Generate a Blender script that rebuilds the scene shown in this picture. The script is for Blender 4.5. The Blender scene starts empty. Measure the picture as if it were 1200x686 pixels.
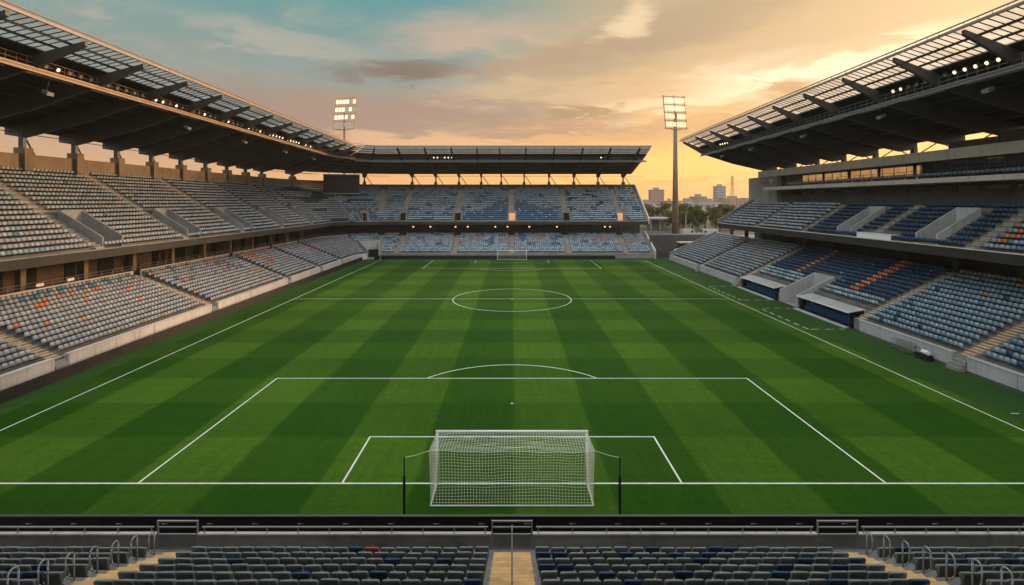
import bpy, bmesh, math, random
import numpy as np
from mathutils import Vector, Matrix

random.seed(11)
rng = np.random.default_rng(11)
R = math.radians
scene = bpy.context.scene
col = scene.collection

# ------------------------------------------------------------------ camera
CAMY, CAMZ = -27.8, 15.2
cam_d = bpy.data.cameras.new('camera')
cam = bpy.data.objects.new('camera', cam_d)
col.objects.link(cam)
cam.location = (0, CAMY, CAMZ)
cam.rotation_euler = (R(90), 0, 0)
cam_d.sensor_width = 36.0
cam_d.lens = 605 / 1200 * 36
cam_d.shift_y = -107 / 1200
cam_d.clip_start = 0.1
cam_d.clip_end = 9000
scene.camera = cam

# ------------------------------------------------------------------ sky, sun, exposure
SUN_AZ, SUN_EL = R(52), R(10)          # azimuth measured from +Y towards +X
scene.view_settings.view_transform = 'Standard'
scene.view_settings.look = 'None'
scene.view_settings.exposure = 0.6
scene.view_settings.gamma = 1.0
scene.view_settings.use_curve_mapping = False

world = bpy.data.worlds.new("World")
scene.world = world
world.use_nodes = True
wt = world.node_tree
wt.nodes.clear()


class NT:
    """small helper to write node trees as expressions"""
    def __init__(self, tree):
        self.t = tree

    def new(self, typ, **kw):
        n = self.t.nodes.new(typ)
        for k, v in kw.items():
            setattr(n, k, v)
        return n

    def put(self, sock, v):
        if v is None:
            return
        if hasattr(v, 'is_output') or isinstance(v, bpy.types.NodeSocket):
            self.t.links.new(v, sock)
        else:
            if isinstance(v, (tuple, list)) and len(v) == 3 and sock.type == 'RGBA':
                v = (*v, 1)
            sock.default_value = v

    def math(self, op, a, b=None, c=None, clamp=False):
        n = self.new('ShaderNodeMath', operation=op, use_clamp=clamp)
        self.put(n.inputs[0], a)
        self.put(n.inputs[1], b)
        self.put(n.inputs[2], c)
        return n.outputs[0]

    def ss(self, x, lo, hi, o0=0.0, o1=1.0):
        n = self.new('ShaderNodeMapRange', interpolation_type='SMOOTHSTEP')
        for i, v in enumerate((x, lo, hi, o0, o1)):
            self.put(n.inputs[i], v)
        return n.outputs[0]

    def mix(self, f, a, b, blend='MIX'):
        n = self.new('ShaderNodeMix', data_type='RGBA', blend_type=blend)
        self.put(n.inputs[0], f)
        self.put(n.inputs[6], a)
        self.put(n.inputs[7], b)
        return n.outputs[2]

    def noise(self, vec, scale, detail=4.0, rough=0.55, dist=0.0, dim='3D'):
        n = self.new('ShaderNodeTexNoise', noise_dimensions=dim)
        if vec is not None:
            self.t.links.new(vec, n.inputs['Vector'])
        n.inputs['Scale'].default_value = scale
        n.inputs['Detail'].default_value = detail
        n.inputs['Roughness'].default_value = rough
        n.inputs['Distortion'].default_value = dist
        return n.outputs['Fac']

    def comb(self, x, y, z):
        n = self.new('ShaderNodeCombineXYZ')
        for i, v in enumerate((x, y, z)):
            self.put(n.inputs[i], v)
        return n.outputs[0]


w = NT(wt)
tc = w.new('ShaderNodeTexCoord')
sx = w.new('ShaderNodeSeparateXYZ')
wt.links.new(tc.outputs['Generated'], sx.inputs[0])
dx, dy, dz = sx.outputs
hz = w.math('MAXIMUM', w.math('SQRT', w.math('ADD', w.math('MULTIPLY', dx, dx), w.math('MULTIPLY', dy, dy))), 0.02)
# nearness to the sun's azimuth, -1..1
tsun = w.math('DIVIDE', w.math('ADD', w.math('MULTIPLY', dx, math.sin(R(40))), w.math('MULTIPLY', dy, math.cos(R(40)))), hz)
el = w.math('DIVIDE', w.math('MAXIMUM', dz, 0.0), hz)           # tan of elevation
near = w.ss(tsun, 0.10, 1.0)
near2 = w.ss(tsun, 0.62, 1.0)
horizon = w.mix(near, (0.62, 0.36, 0.19), (1.06, 0.51, 0.10))
mid = w.mix(near2, (0.30, 0.31, 0.27), (0.80, 0.49, 0.215))
zen = w.mix(near2, (0.078, 0.285, 0.315), (0.50, 0.38, 0.22))
g1 = w.mix(w.ss(el, 0.02, 0.20), horizon, mid)
grad = w.mix(w.ss(el, 0.14, 0.44), g1, zen)
# clouds: banks at their own bearings and heights, edges broken up by noise on a flat layer overhead
inv = w.math('DIVIDE', 1.0, w.math('ADD', w.math('MAXIMUM', dz, 0.0), 0.13))
cv = w.comb(w.math('MULTIPLY', dx, inv), w.math('MULTIPLY', dy, inv), 0.0)
mp = w.new('ShaderNodeMapping')
mp.inputs['Scale'].default_value = (0.8, 1.1, 1.0)
mp.inputs['Rotation'].default_value = (0, 0, R(-18))
wt.links.new(cv, mp.inputs[0])
n1 = w.noise(mp.outputs[0], 1.3, 7, 0.58, 0.6)
n2 = w.noise(mp.outputs[0], 3.6, 8, 0.62, 0.9)
n3 = w.noise(mp.outputs[0], 0.55, 4, 0.5, 0.3)
az = w.math('ARCTAN2', dx, dy)
azw = w.math('ADD', az, w.math('MULTIPLY', w.math('SUBTRACT', n1, 0.5), 0.30))
elw = w.math('ADD', el, w.math('MULTIPLY', w.math('SUBTRACT', n2, 0.5), 0.09))
frag = w.math('ADD', w.math('MULTIPLY', n1, 0.5), w.math('MULTIPLY', n2, 0.5))


def bank(px, py, wx, wy, slope=0.0):
    """soft bank of cloud whose bearing and height are read off the photograph"""
    a0 = math.atan2(px - 600, 605)
    e0 = (236 - py) / 605 * math.cos(a0)
    da = w.math('SUBTRACT', azw, a0)
    de = w.math('SUBTRACT', w.math('SUBTRACT', elw, e0), w.math('MULTIPLY', da, slope))
    da = w.math('MULTIPLY', da, 605.0 / wx)
    de = w.math('MULTIPLY', de, 605.0 / wy)
    q = w.math('ADD', w.math('MULTIPLY', da, da), w.math('MULTIPLY', de, de))
    g = w.math('POWER', 2.718, w.math('MULTIPLY', q, -1.0))
    return w.ss(w.math('ADD', w.math('MULTIPLY', g, 0.8), w.math('MULTIPLY', w.math('SUBTRACT', frag, 0.5), 1.1)), 0.15, 0.82)


skyc = grad
wisps = w.math('MULTIPLY', w.ss(frag, 0.50, 0.72), w.ss(el, 0.03, 0.12))
skyc = w.mix(w.math('MULTIPLY', wisps, 0.5), skyc, w.mix(near2, (0.50, 0.43, 0.33), (1.0, 0.78, 0.48)))
for px, py, wx, wy, sl, f, c in (
        (540, 42, 120, 26, 0.1, 0.75, (0.56, 0.41, 0.30)), (330, 48, 150, 16, -0.12, 0.55, (0.46, 0.42, 0.34)),
        (310, 128, 200, 38, 0.0, 0.85, (0.31, 0.235, 0.20)), (500, 134, 220, 32, 0.0, 0.9, (0.36, 0.245, 0.19)), (560, 168, 300, 10, 0.0, 0.7, (0.80, 0.47, 0.25)),
        (640, 105, 160, 22, 0.0, 0.6, (0.72, 0.50, 0.29)), (470, 84, 95, 16, 0.05, 1.0, (0.20, 0.15, 0.12)), (580, 88, 70, 12, 0.0, 0.7, (0.40, 0.27, 0.17)),
        (800, 34, 230, 42, 0.25, 0.9, (0.42, 0.32, 0.20)), (1040, 20, 220, 46, 0.2, 0.95, (0.58, 0.42, 0.25)),
        (745, 28, 34, 26, 0.6, 0.6, (0.95, 0.75, 0.48)), (940, 86, 210, 26, 0.1, 1.0, (1.10, 0.93, 0.64)),
        (790, 158, 260, 10, 0.0, 0.6, (0.62, 0.36, 0.16)), (893, 109, 60, 13, 0.06, 1.0, (0.44, 0.23, 0.09)), (690, 133, 60, 8, 0.0, 0.8, (0.38, 0.24, 0.13)),
        (800, 120, 140, 9, 0.0, 0.6, (1.0, 0.74, 0.42)), (830, 205, 300, 8, 0.0, 0.5, (1.05, 0.62, 0.20)), (850, 190, 180, 26, 0.0, 0.8, (1.28, 0.70, 0.19)), (720, 62, 150, 12, 0.12, 0.75, (0.42, 0.30, 0.19)), (1000, 52, 130, 9, 0.15, 0.7, (0.55, 0.39, 0.23)), (860, 140, 130, 8, 0.03, 0.75, (0.60, 0.36, 0.17)), (640, 150, 150, 9, 0.0, 0.7, (0.45, 0.28, 0.17))):
    skyc = w.mix(w.math('MULTIPLY', bank(px, py, wx, wy, sl), f), skyc, c)
# glow round the (hidden) low sun
sund = Vector((math.sin(R(43)) * math.cos(R(13)), math.cos(R(43)) * math.cos(R(13)), math.sin(R(13))))
vm = w.new('ShaderNodeVectorMath', operation='DOT_PRODUCT')
wt.links.new(tc.outputs['Generated'], vm.inputs[0])
vm.inputs[1].default_value = sund
glow = w.math('POWER', w.math('MAXIMUM', vm.outputs['Value'], 0.0), 18.0)
skyc = w.mix(w.math('MULTIPLY', glow, 0.22), skyc, (1.1, 0.80, 0.42))
nish = w.new('ShaderNodeTexSky', sky_type='NISHITA')
nish.sun_disc = False
nish.sun_elevation = SUN_EL
nish.sun_rotation = SUN_AZ
nish.air_density = 1.4
nish.dust_density = 3.0
nsc = w.mix(1.0, nish.outputs[0], (0.07, 0.07, 0.07), 'MULTIPLY')
skyc = w.mix(0.88, nsc, skyc)
# unseen sky overhead and behind, brightened to light the ground and stands
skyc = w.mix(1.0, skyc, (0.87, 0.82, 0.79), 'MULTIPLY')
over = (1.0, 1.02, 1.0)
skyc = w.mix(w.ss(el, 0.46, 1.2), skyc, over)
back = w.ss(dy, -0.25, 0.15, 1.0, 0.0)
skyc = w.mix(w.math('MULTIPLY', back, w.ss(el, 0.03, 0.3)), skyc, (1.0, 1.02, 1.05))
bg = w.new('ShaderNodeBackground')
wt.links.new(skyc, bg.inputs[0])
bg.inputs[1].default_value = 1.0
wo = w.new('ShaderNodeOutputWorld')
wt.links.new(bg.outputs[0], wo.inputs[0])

sun_d = bpy.data.lights.new('sun', 'SUN')
sun_d.energy = 2.3
sun_d.angle = R(10)
sun_d.color = (1.0, 0.60, 0.30)
sun = bpy.data.objects.new('sun', sun_d)
col.objects.link(sun)
sv = Vector((math.sin(SUN_AZ) * math.cos(SUN_EL), math.cos(SUN_AZ) * math.cos(SUN_EL), math.sin(SUN_EL)))
sun.rotation_euler = sv.to_track_quat('Z', 'Y').to_euler()
sun.location = (120, 120, 60)

# ------------------------------------------------------------------ materials
MATS = {}


def mat(name, base, rough=0.7, var=0.0, scale=1.0, metal=0.0, bump=0.0, bscale=20.0, spec=0.4, emit=None, estr=0.0, dirt=None, isl=0.0, streak=0.0):
    m = bpy.data.materials.new(name)
    m.use_nodes = True
    t = NT(m.node_tree)
    b = m.node_tree.nodes['Principled BSDF']
    b.inputs['Roughness'].default_value = rough
    b.inputs['Metallic'].default_value = metal
    b.inputs['Specular IOR Level'].default_value = spec
    geo = t.new('ShaderNodeNewGeometry')
    pos = geo.outputs['Position']
    c = (*base, 1)
    if var > 0 or dirt:
        f = t.noise(pos, scale, 5, 0.6, 0.3)
        lo = tuple(x * (1 - var) for x in base)
        hi = tuple(min(1, x * (1 + var)) for x in base)
        cc = t.mix(t.ss(f, 0.3, 0.7), lo, hi)
        if dirt:
            f2 = t.noise(pos, scale * 3.1, 6, 0.7, 0.8)
            cc = t.mix(t.ss(f2, 0.52, 0.75, 0, 0.7), cc, dirt)
        if streak:
            mpn = t.new('ShaderNodeMapping')
            mpn.inputs['Scale'].default_value = (2.6, 2.6, 0.22)
            t.t.links.new(pos, mpn.inputs[0])
            fs = t.noise(mpn.outputs[0], 1.0, 5, 0.65)
            cc = t.mix(t.ss(fs, 0.5, 0.72, 0, streak), cc, tuple(x * 0.5 for x in base))
        if isl:
            oi = t.new('ShaderNodeObjectInfo')
            rnd = t.math('FRACT', t.math('ADD', geo.outputs['Random Per Island'], oi.outputs['Random']))
            k = t.math('ADD', 1.0 - isl, t.math('MULTIPLY', rnd, 2 * isl))
            sc_ = t.new('ShaderNodeVectorMath', operation='SCALE')
            t.t.links.new(cc, sc_.inputs[0])
            t.t.links.new(k, sc_.inputs['Scale'])
            cc = sc_.outputs[0]
            rg = t.math('ADD', rough - 0.08, t.math('MULTIPLY', t.noise(pos, 6.0, 4, 0.7), 0.2))
            t.t.links.new(rg, b.inputs['Roughness'])
        m.node_tree.links.new(cc, b.inputs['Base Color'])
    else:
        b.inputs['Base Color'].default_value = c
    if bump > 0:
        bn = t.new('ShaderNodeBump')
        bn.inputs['Strength'].default_value = bump
        bn.inputs['Distance'].default_value = 0.02
        m.node_tree.links.new(t.noise(pos, bscale, 4, 0.6), bn.inputs['Height'])
        m.node_tree.links.new(bn.outputs[0], b.inputs['Normal'])
    if emit:
        b.inputs['Emission Color'].default_value = (*emit, 1)
        b.inputs['Emission Strength'].default_value = estr
    MATS[name] = m
    return m


M_conc = mat('concrete', (0.27, 0.26, 0.245), 0.85, 0.18, 0.35, bump=0.25, bscale=9, dirt=(0.15, 0.14, 0.125), streak=0.45)
M_pale = mat('pale_concrete', (0.60, 0.55, 0.50), 0.8, 0.10, 0.3, bump=0.2, bscale=8, dirt=(0.44, 0.40, 0.36), streak=0.55)
M_fascia = mat('dark_fascia', (0.030, 0.027, 0.024), 0.7, 0.25, 0.4, streak=0.5)
M_boardd = mat('dark_board', (0.020, 0.0175, 0.016), 0.7, 0.3, 0.8, streak=0.4)
M_wallw = mat('painted_wall', (0.42, 0.43, 0.43), 0.7, 0.10, 0.4, dirt=(0.34, 0.34, 0.33), streak=0.5)
M_dkconc = mat('dark_concrete', (0.085, 0.078, 0.07), 0.85, 0.25, 0.3, bump=0.25, bscale=6, dirt=(0.05, 0.046, 0.04))
M_terr = mat('terrace_concrete', (0.17, 0.165, 0.155), 0.9, 0.2, 0.5, dirt=(0.10, 0.10, 0.095))
M_brown = mat('weathered_concrete', (0.25, 0.18, 0.12), 0.85, 0.2, 0.25, bump=0.2, bscale=5, dirt=(0.17, 0.115, 0.075), streak=0.5)
M_steel = mat('roof_steel', (0.060, 0.056, 0.051), 0.5, 0.15, 0.6, spec=0.5)
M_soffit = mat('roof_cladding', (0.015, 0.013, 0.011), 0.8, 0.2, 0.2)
M_trim = mat('sunlit_lip_steel', (0.40, 0.225, 0.125), 0.45, 0.12, 1.0)  # orange of the low sunlight put into the base colour
M_trimr = mat('grey_lip_steel', (0.22, 0.22, 0.22), 0.45, 0.12, 1.0)
M_rail = mat('grey_rail_paint', (0.33, 0.33, 0.32), 0.45, 0.1, 3.0)
M_galv = mat('galvanised_steel', (0.42, 0.42, 0.41), 0.38, 0.12, 3.0, metal=0.7)
M_black = mat('black_panel', (0.008, 0.009, 0.012), 0.45, 0.3, 1.5, spec=0.4)
M_bpaint = mat('black_paint', (0.012, 0.012, 0.013), 0.5, 0.2, 2)
M_track = mat('dark_track', (0.03, 0.026, 0.023), 0.9, 0.25, 0.6, bump=0.3, bscale=12)
M_white = mat('white_paint', (0.78, 0.78, 0.76), 0.45, 0.05, 2)
M_net = mat('net_cord', (0.74, 0.75, 0.62), 0.8)
M_yellow = mat('yellow_step_paint', (0.66, 0.40, 0.16), 0.8, 0.2, 1.2, dirt=(0.32, 0.22, 0.12))
M_ochre = mat('sandy_step', (0.56, 0.44, 0.30), 0.85, 0.15, 1.0, dirt=(0.38, 0.30, 0.2))
M_conw = mat('brown_back_wall', (0.11, 0.075, 0.048), 0.9, 0.3, 0.2, dirt=(0.05, 0.037, 0.026))
M_char = mat('charcoal_plastic', (0.175, 0.20, 0.20), 0.40, 0.18, 2.5, spec=0.6, isl=0.11)
M_navy = mat('navy_plastic', (0.014, 0.05, 0.13), 0.38, 0.2, 2.5, spec=0.5, isl=0.11)
M_org = mat('orange_plastic', (0.42, 0.085, 0.035), 0.45, 0.1, 3, spec=0.5)
M_sgrey = mat('grey_seat_plastic', (0.30, 0.325, 0.35), 0.5, 0.2, 0.9, isl=0.11)
M_slate = mat('slate_seat_plastic', (0.20, 0.30, 0.37), 0.5, 0.2, 0.9, isl=0.11)
M_sblue = mat('blue_seat_plastic', (0.06, 0.18, 0.29), 0.5, 0.2, 0.9, isl=0.11)
M_snavy = mat('navy_seat_plastic', (0.017, 0.055, 0.125), 0.5, 0.2, 0.9, isl=0.11)
M_sorg = mat('orange_seat_plastic', (0.55, 0.16, 0.05), 0.5, 0.15, 0.9, isl=0.11)
M_spink = mat('rose_seat_plastic', (0.46, 0.27, 0.26), 0.5, 0.15, 0.9, isl=0.11)
M_sdark = mat('dark_seat_plastic', (0.03, 0.045, 0.06), 0.5, 0.15, 0.9, isl=0.11)
M_sfar = mat('pale_blue_seat_plastic', (0.36, 0.475, 0.54), 0.5, 0.12, 0.6, isl=0.1)
M_bracket = mat('black_bracket', (0.015, 0.015, 0.016), 0.5)
M_dglass = mat('dark_glass', (0.012, 0.014, 0.016), 0.08, spec=0.9)
M_glassw = mat('window_glass', (0.03, 0.03, 0.03), 0.04, spec=1.0)
M_mast = mat('rusty_mast_frame', (0.55, 0.24, 0.09), 0.6, 0.2, 1.0)
M_pole = mat('weathered_pole', (0.17, 0.125, 0.09), 0.75, 0.15, 0.5)
M_mlamp = mat('mast_lamp', (0.9, 0.8, 0.6), 0.4, emit=(1.0, 0.60, 0.27), estr=0.9)
M_lampw = mat('lit_lamp', (0.9, 0.8, 0.6), 0.4, emit=(1.0, 0.74, 0.40), estr=1.8)
M_lampo = mat('unlit_lamp', (0.35, 0.33, 0.30), 0.25, metal=0.3)
M_warm = mat('warm_room_light', (0.5, 0.3, 0.15), 0.5, emit=(1.0, 0.50, 0.22), estr=0.38)
M_dim = mat('dim_bulkhead_light', (0.9, 0.6, 0.3), 0.5, emit=(1.0, 0.62, 0.30), estr=1.0)
M_line = mat('line_paint', (0.66, 0.69, 0.63), 0.95, 0.12, 1.5, dirt=(0.36, 0.45, 0.28))
M_mark = mat('small_plate', (0.50, 0.50, 0.50), 0.5)
M_dark = mat('dark_interior', (0.012, 0.011, 0.010), 0.9)
M_trunk = mat('bark', (0.08, 0.06, 0.045), 0.9, 0.2, 3)
M_vanw = mat('white_van_paint', (0.50, 0.48, 0.45), 0.35)
M_rubber = mat('tyre_rubber', (0.02, 0.02, 0.02), 0.8)


def leaf_mat(name, base, tr):
    m = bpy.data.materials.new(name)
    m.use_nodes = True
    t = NT(m.node_tree)
    t.t.nodes.clear()
    geo = t.new('ShaderNodeNewGeometry')
    f = t.noise(geo.outputs['Position'], 0.6, 3, 0.6)
    c = t.mix(t.ss(f, 0.3, 0.7), tuple(x * 0.65 for x in base), tuple(x * 1.4 for x in base))
    d = t.new('ShaderNodeBsdfDiffuse')
    t.put(d.inputs[0], c)
    l = t.new('ShaderNodeBsdfTranslucent')
    t.put(l.inputs[0], t.mix(0.5, c, tr))
    mx = t.new('ShaderNodeMixShader')
    mx.inputs[0].default_value = 0.35
    t.t.links.new(d.outputs[0], mx.inputs[1])
    t.t.links.new(l.outputs[0], mx.inputs[2])
    o = t.new('ShaderNodeOutputMaterial')
    t.t.links.new(mx.outputs[0], o.inputs[0])
    return m


M_leaf = leaf_mat('tree_leaf', (0.075, 0.09, 0.028), (0.10, 0.12, 0.02))
M_leaf2 = leaf_mat('autumn_tree_leaf', (0.15, 0.12, 0.03), (0.18, 0.13, 0.02))


def panel_mat(name, tint, trans):
    m = bpy.data.materials.new(name)
    m.use_nodes = True
    t = NT(m.node_tree)
    t.t.nodes.clear()
    geo = t.new('ShaderNodeNewGeometry')
    f = t.noise(geo.outputs['Position'], 0.5, 4, 0.6)
    c = t.mix(t.ss(f, 0.3, 0.7), tuple(x * 0.8 for x in tint), tint)
    tr = t.new('ShaderNodeBsdfTransparent')
    t.put(tr.inputs[0], c)
    l = t.new('ShaderNodeBsdfTranslucent')
    t.put(l.inputs[0], c)
    gl = t.new('ShaderNodeBsdfDiffuse')
    t.put(gl.inputs[0], tuple(x * 0.5 for x in tint))
    mx = t.new('ShaderNodeMixShader')
    mx.inputs[0].default_value = trans
    mx2 = t.new('ShaderNodeMixShader')
    mx2.inputs[0].default_value = 0.3
    t.t.links.new(l.outputs[0], mx2.inputs[1])
    t.t.links.new(gl.outputs[0], mx2.inputs[2])
    t.t.links.new(mx2.outputs[0], mx.inputs[1])
    t.t.links.new(tr.outputs[0], mx.inputs[2])
    o = t.new('ShaderNodeOutputMaterial')
    t.t.links.new(mx.outputs[0], o.inputs[0])
    return m


M_panel = panel_mat('roof_glazing', (0.50, 0.52, 0.49), 0.42)
M_panelr = panel_mat('clear_roof_glazing', (0.80, 0.79, 0.77), 0.55)
M_panelf = panel_mat('frosted_roof_glazing', (0.23, 0.24, 0.23), 0.10)
M_see = panel_mat('lounge_glass', (0.62, 0.60, 0.58), 0.96)
M_bars = mat('dark_glazing_bar', (0.02, 0.02, 0.021), 0.6)


def grass_mat(name, striped=True):
    m = bpy.data.materials.new(name)
    m.use_nodes = True
    t = NT(m.node_tree)
    b = m.node_tree.nodes['Principled BSDF']
    b.inputs['Roughness'].default_value = 0.75
    b.inputs['Specular IOR Level'].default_value = 0.06
    b.inputs['Sheen Weight'].default_value = 0.02
    b.inputs['Sheen Roughness'].default_value = 0.35
    b.inputs['Sheen Tint'].default_value = (0.85, 1.0, 0.45, 1)
    geo = t.new('ShaderNodeNewGeometry')
    pos = geo.outputs['Position']
    s = t.new('ShaderNodeSeparateXYZ')
    t.t.links.new(pos, s.inputs[0])
    x, y, z = s.outputs
    wob = t.noise(pos, 0.55, 3, 0.5)
    wobc = t.math('MULTIPLY', t.math('SUBTRACT', wob, 0.5), 0.35)
    big = t.noise(pos, 0.05, 4, 0.55)
    fine = t.noise(pos, 3.2, 6, 0.75)
    # mowing direction streaks
    st = t.new('ShaderNodeMapping')
    st.inputs['Scale'].default_value = (2.6, 0.18, 1)
    t.t.links.new(pos, st.inputs[0])
    streak = t.noise(st.outputs[0], 1.0, 5, 0.7)
    st2 = t.new('ShaderNodeMapping')
    st2.inputs['Scale'].default_value = (0.16, 2.0, 1)
    t.t.links.new(pos, st2.inputs[0])
    streak2 = t.noise(st2.outputs[0], 1.0, 5, 0.7)
    if striped:
        fx = t.math('FRACT', t.math('ADD', t.math('DIVIDE', t.math('ADD', x, wobc), 10.56), 10.0))
        sxm = t.math('MULTIPLY', t.ss(fx, 0.0, 0.03), t.ss(fx, 0.485, 0.515, 1, 0))
        fy = t.math('FRACT', t.math('ADD', t.math('DIVIDE', t.math('ADD', y, wobc), 11.0), 10.0))
        sym = t.math('MULTIPLY', t.ss(fy, 0.0, 0.02), t.ss(fy, 0.49, 0.51, 1, 0))
        val = t.math('ADD', t.math('MULTIPLY', sxm, 0.52), t.math('MULTIPLY', sym, 0.24))
        val = t.math('ADD', val, t.math('MULTIPLY', t.math('MULTIPLY', sxm, sym), 0.18))
        val = t.math('MULTIPLY', val, t.ss(t.noise(pos, 0.035, 3, 0.5), 0.35, 0.65, 0.72, 1.12))
        lo, hi = (0.0145, 0.060, 0.0014), (0.053, 0.120, 0.0080)
    else:
        val = t.math('ADD', 0.42, t.math('MULTIPLY', t.math('SUBTRACT', big, 0.5), 0.5))
        lo, hi = (0.013, 0.055, 0.006), (0.045, 0.100, 0.026)
    c = t.mix(val, lo, hi)
    v = t.math('ADD', t.math('MULTIPLY', t.math('SUBTRACT', fine, 0.5), 1.15), t.math('MULTIPLY', t.math('SUBTRACT', big, 0.5), 0.5))
    v = t.math('ADD', v, t.math('MULTIPLY', t.math('SUBTRACT', streak, 0.5), 0.7))
    v = t.math('ADD', v, t.math('MULTIPLY', t.math('SUBTRACT', streak2, 0.5), 0.6))
    v = t.math('MAXIMUM', t.math('ADD', v, 1.0), 0.3)
    cv_ = t.new('ShaderNodeVectorMath', operation='SCALE')
    t.t.links.new(c, cv_.inputs[0])
    t.t.links.new(v, cv_.inputs['Scale'])
    # worn yellowish scuffs
    scf = t.noise(pos, 0.9, 7, 0.75, 1.2)
    gm = t.math('ADD', t.math('MULTIPLY', t.math('DIVIDE', x, 5.0), t.math('DIVIDE', x, 5.0)), t.math('MULTIPLY', t.math('DIVIDE', t.math('SUBTRACT', y, 1.2), 2.2), t.math('DIVIDE', t.math('SUBTRACT', y, 1.2), 2.2)))
    gm = t.math('MULTIPLY', t.ss(gm, 0.2, 1.3, 0.55, 0.0), t.ss(fine, 0.42, 0.62))
    worn = t.math('MAXIMUM', t.math('MULTIPLY', t.ss(scf, 0.64, 0.76), t.ss(big, 0.46, 0.58)), gm)
    c2 = t.mix(t.math('MULTIPLY', worn, 0.6), cv_.outputs[0], (0.085, 0.085, 0.03))
    t.t.links.new(c2, b.inputs['Base Color'])
    bn = t.new('ShaderNodeBump')
    bn.inputs['Strength'].default_value = 0.6
    bn.inputs['Distance'].default_value = 0.04
    t.t.links.new(t.noise(pos, 14, 5, 0.8), bn.inputs['Height'])
    t.t.links.new(bn.outputs[0], b.inputs['Normal'])
    return m


M_grass = grass_mat('mown_grass')
M_verge = grass_mat('plain_grass', False)
M_earth = mat('rough_ground', (0.045, 0.05, 0.028), 0.95, 0.35, 0.03, dirt=(0.07, 0.065, 0.045))
M_asph = mat('asphalt', (0.05, 0.05, 0.05), 0.9, 0.2, 0.3)


def facade_mat(name, wall, win, sx_, sz_):
    m = bpy.data.materials.new(name)
    m.use_nodes = True
    t = NT(m.node_tree)
    b = m.node_tree.nodes['Principled BSDF']
    b.inputs['Roughness'].default_value = 0.7
    geo = t.new('ShaderNodeNewGeometry')
    s = t.new('ShaderNodeSeparateXYZ')
    t.t.links.new(geo.outputs['Position'], s.inputs[0])
    h = t.math('ADD', s.outputs[0], s.outputs[1])
    fx = t.math('FRACT', t.math('ADD', t.math('DIVIDE', h, sx_), 500.0))
    fz = t.math('FRACT', t.math('ADD', t.math('DIVIDE', s.outputs[2], sz_), 50.0))
    wn = t.math('MULTIPLY', t.math('MULTIPLY', t.math('GREATER_THAN', fx, 0.3), t.math('LESS_THAN', fx, 0.75)),
                t.math('MULTIPLY', t.math('GREATER_THAN', fz, 0.35), t.math('LESS_THAN', fz, 0.8)))
    t.t.links.new(t.mix(wn, wall, win), b.inputs['Base Color'])
    return m


F_A = facade_mat('pale_facade', (0.42, 0.37, 0.34), (0.10, 0.09, 0.09), 4.5, 3.4)
F_B = facade_mat('brick_facade', (0.30, 0.20, 0.16), (0.08, 0.07, 0.07), 4.0, 3.2)
F_C = facade_mat('grey_facade', (0.28, 0.27, 0.27), (0.07, 0.07, 0.08), 3.6, 3.4)


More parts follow.
